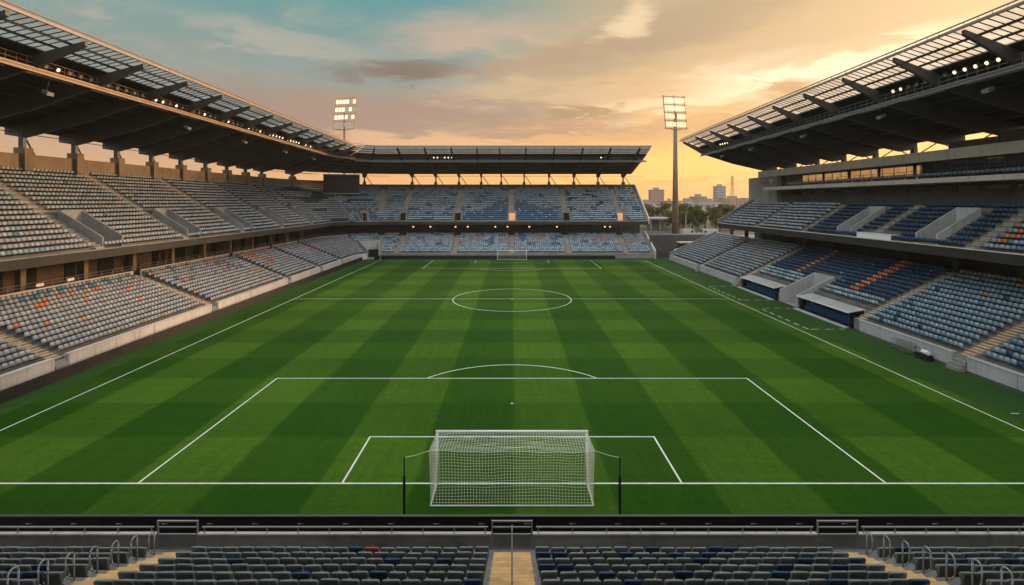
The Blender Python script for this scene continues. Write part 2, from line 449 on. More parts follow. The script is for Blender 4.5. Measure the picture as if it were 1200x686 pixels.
# ------------------------------------------------------------------ mesh helpers
class MB:
    def __init__(self):
        self.v, self.f, self.m = [], [], []

    def face(self, idx, mi=0):
        self.f.append(tuple(idx))
        self.m.append(mi)

    def box(self, lo, hi, mi=0):
        x0, y0, z0 = lo
        x1, y1, z1 = hi
        self.hexa([(x0, y0, z0), (x1, y0, z0), (x1, y1, z0), (x0, y1, z0), (x0, y0, z1), (x1, y0, z1), (x1, y1, z1), (x0, y1, z1)], mi)

    def hexa(self, p, mi=0):
        n = len(self.v)
        self.v += [tuple(q) for q in p]
        for a in ((3, 2, 1, 0), (4, 5, 6, 7), (0, 1, 5, 4), (1, 2, 6, 5), (2, 3, 7, 6), (3, 0, 4, 7)):
            self.face([n + i for i in a], mi)

    def quad(self, a, b, c, d, mi=0):
        n = len(self.v)
        self.v += [tuple(a), tuple(b), tuple(c), tuple(d)]
        self.face((n, n + 1, n + 2, n + 3), mi)

    def tube(self, p0, p1, r0, r1=None, n=6, mi=0, caps=True):
        r1 = r0 if r1 is None else r1
        p0, p1 = Vector(p0), Vector(p1)
        d = (p1 - p0)
        if d.length < 1e-6:
            return
        d.normalize()
        u = d.cross(Vector((0, 0, 1)) if abs(d.z) < 0.9 else Vector((1, 0, 0))).normalized()
        v_ = d.cross(u)
        k = len(self.v)
        for p, r in ((p0, r0), (p1, r1)):
            for i in range(n):
                a = 2 * math.pi * i / n
                self.v.append(tuple(p + u * (math.cos(a) * r) + v_ * (math.sin(a) * r)))
        for i in range(n):
            j = (i + 1) % n
            self.face((k + i, k + j, k + n + j, k + n + i), mi)
        if caps:
            self.face([k + i for i in range(n)][::-1], mi)
            self.face([k + n + i for i in range(n)], mi)

    def path(self, pts, r, n=6, mi=0):
        for a, b in zip(pts, pts[1:]):
            self.tube(a, b, r, r, n, mi)

    def bar(self, p0, p1, wd, ht, mi=0, up=(0, 0, 1)):
        p0, p1, up = Vector(p0), Vector(p1), Vector(up)
        d = (p1 - p0).normalized()
        s = d.cross(up)
        if s.length < 1e-4:
            s = d.cross(Vector((0, 1, 0)))
        s.normalize()
        u = s.cross(d).normalized()
        s, u = s * wd / 2, u * ht / 2
        self.hexa([p0 - s - u, p0 + s - u, p1 + s - u, p1 - s - u, p0 - s + u, p0 + s + u, p1 + s + u, p1 - s + u], mi)

    def slab(self, poly, ext, mi=0):
        """closed polygon (3-D points) extruded along vector ext"""
        n, k = len(poly), len(self.v)
        e = Vector(ext)
        self.v += [tuple(p) for p in poly] + [tuple(Vector(p) + e) for p in poly]
        self.face([k + i for i in range(n)][::-1], mi)
        self.face([k + n + i for i in range(n)], mi)
        for i in range(n):
            j = (i + 1) % n
            self.face((k + i, k + j, k + n + j, k + n + i), mi)

    def sweep(self, path, sl, prof, mi=0, closed=True, dz=None):
        k, n = len(self.v), len(prof)
        for s in sl:
            d = dz(s) if dz else 0.0
            for o, z in prof:
                self.v.append(path.at(s, o, z + d))
        for i in range(len(sl) - 1):
            for j in range(n if closed else n - 1):
                j2 = (j + 1) % n
                self.face((k + i * n + j, k + i * n + j2, k + (i + 1) * n + j2, k + (i + 1) * n + j), mi)
        if closed:
            self.face([k + j for j in range(n)], mi)
            self.face([k + (len(sl) - 1) * n + j for j in range(n)][::-1], mi)

    def build(self, name, mats, parent=None, smooth=False, fix=True):
        me = bpy.data.meshes.new(name)
        off = ORG.get(parent.name, (0, 0, 0)) if parent else (0, 0, 0)
        vs = self.v
        if any(off):
            vs = [(a - off[0], b - off[1], c - off[2]) for a, b, c in vs]
        me.from_pydata(vs, [], self.f)
        if not isinstance(mats, (list, tuple)):
            mats = [mats]
        for q in mats:
            me.materials.append(q)
        if len(mats) > 1:
            me.polygons.foreach_set('material_index', self.m)
        if fix:
            bm = bmesh.new()
            bm.from_mesh(me)
            bmesh.ops.recalc_face_normals(bm, faces=bm.faces)
            bm.to_mesh(me)
            bm.free()
        if smooth:
            me.polygons.foreach_set('use_smooth', [True] * len(me.polygons))
        me.update()
        o = bpy.data.objects.new(name, me)
        col.objects.link(o)
        if parent:
            o.parent = parent
            ORG[o.name] = off
        return o


ORG = {}


def tag(o, label=None, cat=None, group=None, kind=None):
    if label:
        o['label'] = label
    if cat:
        o['category'] = cat
    if group:
        o['group'] = group
    if kind:
        o['kind'] = kind
    return o


def empty(name, loc=(0, 0, 0), label=None, cat=None, group=None, org=True):
    o = bpy.data.objects.new(name, None)
    o.empty_display_size = 0.3
    o.location = loc
    col.objects.link(o)
    if org:
        ORG[o.name] = tuple(loc)
    return tag(o, label, cat, group)


KIDS = {}


def copy_tree(o, parent=None):
    c = o.copy()
    col.objects.link(c)
    if parent:
        c.parent = parent
    for ch in list(o.children):
        copy_tree(ch, c)
    return c


def dup(root, loc, rz=0.0, label=None, group=None, scale=None):
    c = copy_tree(root)
    c.location = loc
    c.rotation_euler = (0, 0, rz)
    if scale:
        c.scale = scale
    if label:
        c['label'] = label
    if group:
        c['group'] = group
    return c


ORDS = ['zeroth', 'first', 'second', 'third', 'fourth', 'fifth', 'sixth', 'seventh', 'eighth', 'ninth', 'tenth', 'eleventh', 'twelfth',
        'thirteenth', 'fourteenth', 'fifteenth', 'sixteenth', 'seventeenth', 'eighteenth', 'nineteenth', 'twentieth', 'twenty-first', 'twenty-second']


def vnoise(x, y, seed=0):
    def hsh(i, j):
        n = (i * 374761393 + j * 668265263 + seed * 1442695041) & 0xffffffff
        n = ((n ^ (n >> 13)) * 1274126177) & 0xffffffff
        return ((n ^ (n >> 16)) & 0xffff) / 65535
    i, j = math.floor(x), math.floor(y)
    fx, fy = x - i, y - j
    fx, fy = fx * fx * (3 - 2 * fx), fy * fy * (3 - 2 * fy)
    return (hsh(i, j) * (1 - fx) + hsh(i + 1, j) * fx) * (1 - fy) + (hsh(i, j + 1) * (1 - fx) + hsh(i + 1, j + 1) * fx) * fy


# ------------------------------------------------------------------ paths of the stands
class Bowl:
    """touchline side, rounded corner, far end"""
    X, Yc, Rr = -39.5, 102.2, 6.0
    L = Rr * math.pi / 2

    def frame(self, s):
        cx, cy = self.X + self.Rr, self.Yc
        if s <= self.Yc:
            return (self.X, s), (-1.0, 0.0)
        if s <= self.Yc + self.L:
            a = (s - self.Yc) / self.Rr
            n = (-math.cos(a), math.sin(a))
            return (cx + n[0] * self.Rr, cy + n[1] * self.Rr), n
        return (cx + s - self.Yc - self.L, cy + self.Rr), (0.0, 1.0)

    def at(self, s, o, z):
        p, n = self.frame(s)
        return (p[0] + n[0] * o, p[1] + n[1] * o, z)

    def stretch(self, s, o):
        return (self.Rr + o) / self.Rr if self.Yc < s < self.Yc + self.L else 1.0

    def cuts(self, a, b):
        pts = [a]
        for i in range(9):
            q = self.Yc + self.L * i / 8
            if a + 1e-4 < q < b - 1e-4:
                pts.append(q)
        return pts + [b]


class Side:
    def __init__(self, x):
        self.x = x

    def frame(self, s):
        return (self.x, s), (1.0, 0.0)

    def at(self, s, o, z):
        return (self.x + o, s, z)

    def stretch(self, s, o):
        return 1.0

    def cuts(self, a, b):
        return [a, b]


BOWL = Bowl()
SIDE = Side(40.5)
FX = BOWL.Yc + BOWL.L + 33.5          # s of X=0 on the far end
S_MID = BOWL.Yc + BOWL.L / 2
S_END = FX + 37.6


def spans(a, b, gaps):
    out, cur = [], a
    for g0, g1 in sorted(gaps):
        g0, g1 = max(g0, a), min(g1, b)
        if g1 <= g0:
            continue
        if g0 > cur + 1e-3:
            out.append((cur, g0))
        cur = max(cur, g1)
    if b > cur + 1e-3:
        out.append((cur, b))
    return out


# a tier: dict(o0,z0,t,r,n,base) ; base None = hangs free with a sloping underside
def prof_rows(T, i0, i1):
    p = []
    for i in range(i0, i1):
        o, z = T['o0'] + i * T['t'], T['z0'] + i * T['r']
        p += [(o, z), (o + T['t'], z)]
    if T['base'] is not None:
        p += [(p[-1][0], T['base']), (p[0][0], T['base'])]
    else:
        p += [(p[-1][0], p[-1][1] - 0.75), (p[0][0], p[0][1] - 0.6)]
    return p


def build_terrace(T, path, a, b, trenches, parent, m=None):
    mb = MB()
    for s0, s1 in spans(a, b, [(t[0], t[1]) for t in trenches]):
        mb.sweep(path, path.cuts(s0, s1), prof_rows(T, 0, T['n']))
    for s0, s1, r0, r1 in trenches:
        cs = path.cuts(s0, s1)
        if r0 > 0:
            mb.sweep(path, cs, prof_rows(T, 0, r0))
        if r1 < T['n']:
            mb.sweep(path, cs, prof_rows(T, r1, T['n']))
    return mb.build('terrace', m or M_terr, parent)


def build_vomitory(T, path, tr, parent, lit=None, wall=None, up=0.82):
    """sunken gangway in a tier: two raking side walls, floor, back wall with door"""
    s0, s1, r0, r1 = tr
    zf = T['z0'] + max(r0 - 1, 0) * T['r'] if r0 else 0.02
    oa, ob = T['o0'] + r0 * T['t'], T['o0'] + r1 * T['t']
    za, zb = T['z0'] + r0 * T['r'] + up, T['z0'] + r1 * T['r'] + up
    mb = MB()
    k = path.stretch((s0 + s1) / 2, (oa + ob) / 2)
    th = 0.22 / k
    for q0, q1 in ((s0 + 0.003, s0 + th), (s1 - th, s1 - 0.003)):
        mb.sweep(path, [q0, q1], [(oa - 0.1, zf), (ob, zf), (ob, zb), (oa - 0.1, za)])
    mb.sweep(path, path.cuts(s0 + th, s1 - th), [(ob - 0.25, zf), (ob - 0.02, zf), (ob - 0.02, zb - 0.003), (ob - 0.25, zb - 0.003)])
    o = mb.build('vomitory', wall or M_conc, parent)
    fl = MB()
    fl.sweep(path, path.cuts(s0 + th, s1 - th), [(oa - 0.05, zf - 0.3), (ob - 0.26, zf - 0.3), (ob - 0.26, zf + 0.02), (oa - 0.05, zf + 0.02)])
    fl.build('gangway_floor', M_conc, o)
    d = MB()
    d.sweep(path, [s0 + th * 1.3, s1 - th * 1.3], [(ob - 0.30, zf + 0.03), (ob - 0.26, zf + 0.03), (ob - 0.26, min(zf + 2.1, zb - 0.5)), (ob - 0.30, min(zf + 2.1, zb - 0.5))])
    d.build('doorway', lit or M_dark, o)
    return o


def build_stairs(T, path, sc, parent, i0=0, i1=None, wd=1.15, m=None, base=None):
    i1 = T['n'] if i1 is None else i1
    mb = MB()
    for i in range(i0, i1):
        o, z = T['o0'] + i * T['t'], T['z0'] + i * T['r']
        k = path.stretch(sc, o)
        h = wd / 2 / k
        sl = [sc - h, sc + h]
        if i > i0 or i0 == 0:
            mb.sweep(path, sl, [(o + 0.003, z + 0.001), (o + T['t'] * 0.46, z + 0.001), (o + T['t'] * 0.46, z + 0.012), (o + 0.003, z + 0.012)], 1)
        mb.sweep(path, sl, [(o + T['t'] * 0.5, z + 0.001), (o + T['t'] - 0.003, z + 0.001), (o + T['t'] - 0.003, z + T['r'] / 2), (o + T['t'] * 0.5, z + T['r'] / 2)], 0)
        mb.sweep(path, sl, [(o + T['t'] * 0.52, z + T['r'] / 2 + 0.002), (o + T['t'] - 0.03, z + T['r'] / 2 + 0.002), (o + T['t'] - 0.03, z + T['r'] / 2 + 0.012), (o + T['t'] * 0.52, z + T['r'] / 2 + 0.012)], 1)
    return mb.build('stairway', [base or M_conc, m or M_ochre], parent)


# ------------------------------------------------------------------ massed seats (everything beyond the nearest 300)
def seat_template(wd=0.50, hi=0.80):
    v, f = [], []

    def slab(outl, off):
        k, n = len(v), len(outl)
        for p in outl:
            v.append(p)
        for p in outl:
            v.append((p[0] + off[0], p[1] + off[1], p[2] + off[2]))
        f.append(tuple(range(k, k + n))[::-1])
        f.append(tuple(range(k + n, k + 2 * n)))
        for i in range(n):
            j = (i + 1) % n
            f.append((k + i, k + j, k + n + j, k + n + i))
    h = wd / 2
    # backrest: rounded top, leaning back; front at +y
    ol = [(-h * 0.86, 0.36), (h * 0.86, 0.36), (h, 0.50), (h, hi - 0.12), (h * 0.72, hi - 0.01), (0, hi + 0.01), (-h * 0.72, hi - 0.01), (-h, hi - 0.12), (-h, 0.50)]
    slab([(x, -0.16 - (z - 0.36) * 0.22, z) for x, z in ol], (0, -0.055, 0.0))
    # tipped-up pan with a rounded nose
    ol2 = [(-h * 0.9, 0.05, 0.34), (h * 0.9, 0.05, 0.34), (h * 0.95, 0.19, 0.42), (h * 0.7, 0.25, 0.455), (-h * 0.7, 0.25, 0.455), (-h * 0.95, 0.19, 0.42)]
    ol2 = [(x, y - 0.13, z) for x, y, z in ol2]
    slab(ol2, (0, 0.02, 0.055))
    return np.array(v), f


SEAT_V, SEAT_F = seat_template()
SEAT_MATS = [M_sgrey, M_slate, M_sblue, M_snavy, M_sorg, M_spink, M_sdark, M_sfar, M_char, M_bracket]
GREY, SLATE, BLUE, NAVY, ORANGE, ROSE, DARK, PALE, CHAR = range(9)
SEATS = []      # (x, y, z, cos, sin, mat)


def fill_seats(T, path, a, b, gaps, colour, pitch=0.56, first=0):
    """gaps: (s0, s1, row0, row1); colour(s, i, n) -> material index"""
    for i in range(first, T['n']):
        o, z = T['o0'] + (i + 0.52) * T['t'], T['z0'] + i * T['r']
        g = [(q[0], q[1]) for q in gaps if q[2] <= i < q[3]]
        for s0, s1 in spans(a, b, g):
            s = s0 + 0.1
            while True:
                st = pitch / path.stretch(s, o)
                if s + st > s1 - 0.05:
                    break
                c = s + st / 2
                p, n = path.frame(c)
                ang = math.atan2(-n[1], -n[0]) - math.pi / 2 + random.uniform(-0.03, 0.03)
                SEATS.append((p[0] + n[0] * o, p[1] + n[1] * o, z, math.cos(ang), math.sin(ang), colour(c, i, T['n'])))
                s += st


def flush_seats(near_v, near_f):
    allS = np.array(SEATS)
    nearmask = allS[:, 1] < -5
    COS, LOOPS, TOT, MI = [], [], [], []
    base = 0
    for S, tv, tf, pan in ((allS[~nearmask], SEAT_V, SEAT_F, 11), (allS[nearmask], near_v, near_f, 10 ** 6)):
        n, k = len(S), len(tv)
        c, s = S[:, 3:4], S[:, 4:5]
        tilt = rng.uniform(-0.015, 0.015, (n, 1))
        X = tv[None, :, 0] * c - tv[None, :, 1] * s + S[:, 0:1]
        Y = tv[None, :, 0] * s + tv[None, :, 1] * c + S[:, 1:2]
        Z = tv[None, :, 2] + S[:, 2:3] + tilt
        COS.append(np.stack([X, Y, Z], -1).reshape(-1, 3))
        loops = np.concatenate([np.array(q) for q in tf])
        LOOPS.append((loops[None, :] + (np.arange(n) * k)[:, None]).ravel() + base)
        base += n * k
        TOT.append(np.tile(np.array([len(q) for q in tf]), n))
        mi = np.repeat(S[:, 5].astype(np.int32)[:, None], len(tf), 1)
        mi[:, pan:] = 9                        # all pan faces black, seats darker in the lower half
        MI.append(mi.ravel())
    co, allloops, tot, mi = np.concatenate(COS), np.concatenate(LOOPS), np.concatenate(TOT), np.concatenate(MI)
    start = np.concatenate([[0], np.cumsum(tot)[:-1]])
    me = bpy.data.meshes.new('seating')
    me.vertices.add(len(co))
    me.vertices.foreach_set('co', co.ravel().astype(np.float32))
    me.loops.add(len(allloops))
    me.loops.foreach_set('vertex_index', allloops.astype(np.int32))
    me.polygons.add(len(tot))
    me.polygons.foreach_set('loop_start', start.astype(np.int32))
    me.polygons.foreach_set('loop_total', tot.astype(np.int32))
    for m in SEAT_MATS:
        me.materials.append(m)
    me.polygons.foreach_set('material_index', mi)
    me.update(calc_edges=True)
    o = bpy.data.objects.new('seating', me)
    col.objects.link(o)
    tag(o, 'rows of tip-up plastic seats filling the tiers of the grandstands', 'seating', kind='stuff')
    print('massed seats', len(allS))


exec_order = []
# ------------------------------------------------------------------ ground, pitch, markings
def sheet(name, x0, y0, x1, y1, z, m, nx=1, ny=1):
    mb = MB()
    for i in range(nx):
        for j in range(ny):
            a, b = x0 + (x1 - x0) * i / nx, x0 + (x1 - x0) * (i + 1) / nx
            c, d = y0 + (y1 - y0) * j / ny, y0 + (y1 - y0) * (j + 1) / ny
            mb.quad((a, c, z), (b, c, z), (b, d, z), (a, d, z))
    return tag(mb.build(name, m, fix=False), kind='structure')


sheet('ground', -1900, -1900, 1900, 1900, -0.06, M_earth)
sheet('track', -39.5, -10, 41, 110, -0.02, M_track)
sheet('pitch_surround', -38.35, -4.5, 40.2, 107.6, 0.0, M_verge)
sheet('pitch', -36.2, -3.2, 34.9, 106.2, 0.004, M_grass)

# painted lines
lm = MB()
LW = 0.11
ZL = 0.009


def line(x0, y0, x1, y1, wd=LW, z=ZL):
    d = Vector((x1 - x0, y1 - y0, 0)).normalized()
    s = Vector((-d.y, d.x, 0)) * wd / 2
    a, b = Vector((x0, y0, z)), Vector((x1, y1, z))
    lm.quad(a - s, b - s, b + s, a + s)


def arc(cx, cy, r, a0, a1, n=64, wd=LW):
    for i in range(n):
        t0, t1 = a0 + (a1 - a0) * i / n, a0 + (a1 - a0) * (i + 1) / n
        q = []
        for t, rr in ((t0, r - wd / 2), (t1, r - wd / 2), (t1, r + wd / 2), (t0, r + wd / 2)):
            q.append((cx + math.cos(t) * rr, cy + math.sin(t) * rr, ZL))
        lm.quad(*q)


HW, PL = 33.9, 105.0
line(-45 + 6.8, 0, 40, 0, 0.125)
line(-HW, PL, HW, PL)
line(-HW, 0.08, -HW, PL - 0.07)
line(HW, 0.08, HW, PL - 0.07)
line(-HW + 0.07, 52.5, HW - 0.07, 52.5)
for g, sg in ((0, 1), (PL, -1)):
    for hw_, dep in ((20.15, 16.5), (9.15, 5.5)):
        line(-hw_, g + sg * 0.08, -hw_, g + sg * (dep - 0.065))
        line(hw_, g + sg * 0.08, hw_, g + sg * (dep - 0.065))
        line(-hw_ - 0.065, g + sg * dep, hw_ + 0.065, g + sg * dep)
    arc(0, g + sg * 11, 0.05, 0, 2 * math.pi, 12, 0.1)
arc(0, 52.5, 9.15, 0, 2 * math.pi, 96)
a_ = math.acos(5.5 / 9.15)
arc(0, 11, 9.15, math.pi / 2 - a_, math.pi / 2 + a_)
arc(0, PL - 11, 9.15, -math.pi / 2 - a_, -math.pi / 2 + a_)
arc(0, 52.5, 0.12, 0, 2 * math.pi, 12, 0.2)
# technical areas, dashed
for y0, y1 in ((33.5, 45.5), (51.5, 64.5)):
    y = y0
    while y < y1:
        line(35.2, y, 35.2, min(y + 1.2, y1), 0.12, 0.006)
        y += 2.0
    for yy in (y0, y1):
        x = 35.5
        while x < 39.3:
            line(x, yy, min(x + 1.0, 39.5), yy, 0.12, 0.006)
            x += 1.7
for q in ((37.6, 9.7), (30.4, -1.0), (-31, -1.0), (36.0, 9.15), (36.0, PL - 9.15)):
    line(q[0] - 0.3, q[1], q[0] + 0.3, q[1], 0.1)
tag(lm.build('pitch_markings', M_line, fix=False), kind='structure')


# ------------------------------------------------------------------ goals
def make_goal(name, loc, rz, hw_, h, depth, label, step, cord):
    g = empty(name, loc, label, 'goal', 'football goals', org=False)
    mb = MB()
    r = 0.07
    mb.tube((-hw_, 0, 0), (-hw_, 0, h), r, n=10)
    mb.tube((hw_, 0, 0), (hw_, 0, h), r, n=10)
    mb.tube((-hw_ - r, 0, h), (hw_ + r, 0, h), r * 1.02, n=10)
    mb.build('goal_frame', M_white, g, smooth=True)
    b = MB()
    b.path([(-hw_, -0.07, 0.04), (-hw_ - 0.03, -depth, 0.04), (hw_ + 0.03, -depth, 0.04), (hw_, -0.07, 0.04)], 0.038, 8)
    b.build('ground_bar', M_white, g)
    nt = MB()
    nx = int(round(2 * hw_ / step))
    nback, ntop = int(round(h / step)), int(round(depth / step))

    def P(u, v):
        """u across 0..1 ; v 0..1 along roof then 1..2 down the back"""
        x = -hw_ + 2 * hw_ * u
        mid = 4 * u * (1 - u)
        if v <= 1:
            z = h - 0.02 - 0.10 * math.sin(math.pi * v) * mid - 0.10 * v * mid ** 0.6
            return (x * (1 + 0.02 * v), -depth * v, z)
        q = v - 1
        z0 = h - 0.02 - 0.10 * mid ** 0.6
        z = z0 * (1 - q) + 0.05 * q
        bulge = 0.16 * math.sin(math.pi * q) * mid
        return (x * (1.02 - 0.01 * q - 0.008 * math.sin(math.pi * q)), -depth + bulge, z)
    P0 = P

    def P(u, v):
        x, y, z = P0(u, v)
        k = math.sin(math.pi * min(1, max(0, u))) ** 0.5 * (math.sin(math.pi * v / 2) ** 0.5 if 0 < v < 2 else 0)
        a = vnoise(u * 9 + 3, v * 5, 71) - 0.5
        b_ = vnoise(u * 6, v * 6 + 9, 72) - 0.5
        c_ = vnoise(u * 14, v * 11, 73) - 0.5
        return (x + 0.07 * c_ * k, y + 0.22 * b_ * k, z + (0.13 * a + 0.05 * c_) * k)
    for i in range(nx + 1):
        u = i / nx
        pts = [P(u, j / 5) for j in range(11)]
        for a, c in zip(pts, pts[1:]):
            nt.tube(a, c, cord, n=3, caps=False)
    for j in range(1, ntop + nback):
        v = j / ntop if j <= ntop else 1 + (j - ntop) / nback
        pts = [P(i / 24, v) for i in range(25)]
        for a, c in zip(pts, pts[1:]):
            nt.tube(a, c, cord * (1.5 if j == ntop else 1), n=3, caps=False)
    for sg in (-1, 1):
        for j in range(0, ntop + 1):
            y = -depth * j / ntop
            k = j / ntop
            pts = []
            for q in range(7):
                t = q / 6
                pts.append((sg * (hw_ + 0.09 * k * (1 - t) - 0.10 * math.sin(math.pi * t) * math.sin(math.pi * k)), y, h * (1 - t) + 0.04 * t))
            for a, c in zip(pts, pts[1:]):
                nt.tube(a, c, cord, n=3, caps=False)
        for j in range(1, nback):
            t = j / nback
            pts = []
            for q in range(7):
                k = q / 6
                pts.append((sg * (hw_ + 0.09 * k * (1 - t) - 0.10 * math.sin(math.pi * t) * math.sin(math.pi * k)), -depth * k, h * (1 - t) + 0.04 * t))
            for a, c in zip(pts, pts[1:]):
                nt.tube(a, c, cord, n=3, caps=False)
    nt.build('net', M_net, g, fix=False)
    g.rotation_euler = (0, 0, rz)
    return g


make_goal('football_goal', (0, 0, 0), 0, 4.03, 2.80, 2.1, 'white football goal with box net tied to two black poles', 0.152, 0.0068)
make_goal('football_goal', (0, PL, 0), math.pi, 3.75, 2.5, 1.6, 'small white football goal at the far end of the pitch', 0.3, 0.008)
for sg, nm in ((-1, 'left'), (1, 'right')):
    p = empty('net_pole', (sg * 5.2, -2.9, 0), 'slim black net pole standing %s of the near goal' % nm, 'net pole', 'net poles of the near goal')
    mb = MB()
    mb.tube((sg * 5.2, -2.9, 0), (sg * 5.2, -2.9, 1.95), 0.065, n=8)
    mb.build('pole_sleeve', M_bpaint, p)
    mb = MB()
    mb.tube((sg * 5.2, -2.9, 1.95), (sg * 5.2, -2.9, 2.88), 0.033, n=8)
    mb.build('pole', M_bpaint, p)
    mb = MB()
    mb.path([(sg * 5.2, -2.9, 2.83), (sg * 4.7, -2.53, 2.775), (sg * 4.12, -2.1, 2.78)], 0.011, 4)
    mb.build('guy_rope', M_net, p)

# corner flag post at the far corner
cf = empty('corner_flag', (-HW, PL, 0), 'thin white corner flag post at the far corner of the pitch', 'corner flag')
mb = MB()
mb.tube((-HW, PL, 0), (-HW, PL, 1.9), 0.035, n=6)
mb.build('post', M_white, cf)

# ------------------------------------------------------------------ advertising boards (dark)
ab = empty('advertising_board', (0, -4.35, 0), 'long black advertising board behind the near goal line', 'advertising board', 'black perimeter boards')
mb = MB()
mb.box((-46, -4.45, 0), (46, -4.33, 0.92))
mb.build('board', M_black, ab)
mb = MB()
mb.box((-46, -4.47, 0.923), (46, -4.31, 0.955))
mb.build('top_rail', M_steel, ab)
for k in range(-11, 12):
    mb = MB()
    x = k * 2.05 + 0.55
    mb.box((x, -4.462, 0.60), (x + 0.16, -4.453, 0.635))
    mb.box((x + 0.2, -4.462, 0.60), (x + 0.25, -4.453, 0.635))
    mb.build('plate', M_mark, ab)
ab = empty('advertising_board', (-38.35, 50, 0), 'long black board along the touchline below the pale wall', 'advertising board', 'black perimeter boards')
mb = MB()
mb.box((-38.45, -4.2, 0), (-38.33, 104.5, 0.95))
mb.build('board', M_boardd, ab)
for k in range(27):
    mb = MB()
    y = -4 + k * 4.0
    mb.bar((-39.0, y, 0.0), (-38.47, y, 0.8), 0.05, 0.05)
    mb.build('prop', M_steel, ab)
ab = empty('advertising_board', (0, 107.3, 0), 'dark advertising board behind the far goal', 'advertising board', 'black perimeter boards')
mb = MB()
mb.box((-36, 107.25, 0), (27, 107.4, 1.0))
mb.build('board', M_black, ab)

# ------------------------------------------------------------------ tiers
TL = dict(o0=0.35, z0=1.45, t=0.76, r=0.305, n=13, base=-0.05)
TU = dict(o0=6.75, z0=9.75, t=0.83, r=0.52, n=18, base=None)
TRL = dict(o0=0.35, z0=1.30, t=0.75, r=0.37, n=15, base=-0.05)
TRU = dict(o0=6.6, z0=10.15, t=0.80, r=0.50, n=9, base=None)


def railing(mb, path, sl, o, z, h, step=1.5, r=0.022, rails=(1.0, 0.5)):
    L = sl[-1] - sl[0]
    for q in rails:
        for a, b in zip(sl, sl[1:]):
            mb.tube(path.at(a, o, z + h * q), path.at(b, o, z + h * q), r, n=5)
    n = max(1, int(L / step))
    for i in range(n + 1):
        s = sl[0] + L * i / n
        mb.tube(path.at(s, o, z), path.at(s, o, z + h), r, n=5)


def front_walls(path, a, b, gaps, zt, parent, m):
    for s0, s1 in spans(a, b, gaps):
        mb = MB()
        mb.sweep(path, path.cuts(s0, s1), [(-0.12, -0.05), (0.34, -0.05), (0.34, zt), (-0.12, zt)])
        mb.sweep(path, path.cuts(s0, s1), [(-0.16, zt + 0.003), (0.34, zt + 0.003), (0.34, zt + 0.06), (-0.16, zt + 0.06)])
        n = int((s1 - s0) / 5.8)
        for q in range(1, n + 1):
            sj = s0 + (s1 - s0) * q / (n + 1)
            mb.sweep(path, [sj - 0.02, sj + 0.02], [(-0.123, 0.02), (-0.121, 0.02), (-0.121, zt - 0.02), (-0.123, zt - 0.02)], 1)
        mb.sweep(path, path.cuts(s0 + 0.01, s1 - 0.01), [(-0.13, 0.0), (-0.121, 0.0), (-0.121, 0.16), (-0.13, 0.16)], 1)
        wl = mb.build('front_wall', [m, M_dkconc], parent)
    return wl


def gate(path, s, wd, zt, parent):
    mb = MB()
    for q in (0.25, 0.55, 0.85, 1.1):
        mb.tube(path.at(s - wd / 2 + 0.04, 0.1, zt * q), path.at(s + wd / 2 - 0.04, 0.1, zt * q), 0.025, n=5)
    for q in (-1, 1):
        mb.tube(path.at(s + q * (wd / 2 - 0.05), 0.1, 0), path.at(s + q * (wd / 2 - 0.05), 0.1, zt * 1.12), 0.03, n=5)
    mb.build('gate', M_galv, parent)
    st = MB()
    for k in range(4):
        st.sweep(path, [s - wd / 2 + 0.05, s + wd / 2 - 0.05], [(-0.75 + k * 0.27, 0.0), (0.33, 0.0), (0.33, 0.3 * (k + 1)), (-0.75 + k * 0.27, 0.3 * (k + 1))]) if k == 0 else \
            st.sweep(path, [s - wd / 2 + 0.05, s + wd / 2 - 0.05], [(-0.75 + k * 0.27, 0.3 * k + 0.002), (0.33, 0.3 * k + 0.002), (0.33, 0.3 * (k + 1)), (-0.75 + k * 0.27, 0.3 * (k + 1))])
    st.build('entry_steps', M_conc, parent)


def fascia(path, a, b, o, z0, z1, parent, m=None, cap=None):
    mb = MB()
    mb.sweep(path, path.cuts(a, b), [(o, z0), (o + 0.35, z0), (o + 0.35, z1), (o, z1)])
    mb.build('fascia', m or M_fascia, parent)
    mb = MB()
    mb.sweep(path, path.cuts(a, b), [(o - 0.04, z1 + 0.003), (o + 0.35, z1 + 0.003), (o + 0.35, z1 + 0.09), (o - 0.04, z1 + 0.09)])
    mb.build('fascia_coping', cap or M_conc, parent)


def lip_dz(s):
    if s > BOWL.Yc:
        return -0.45
    return 0.75 - (s + 27.8 - 40) * 0.0133


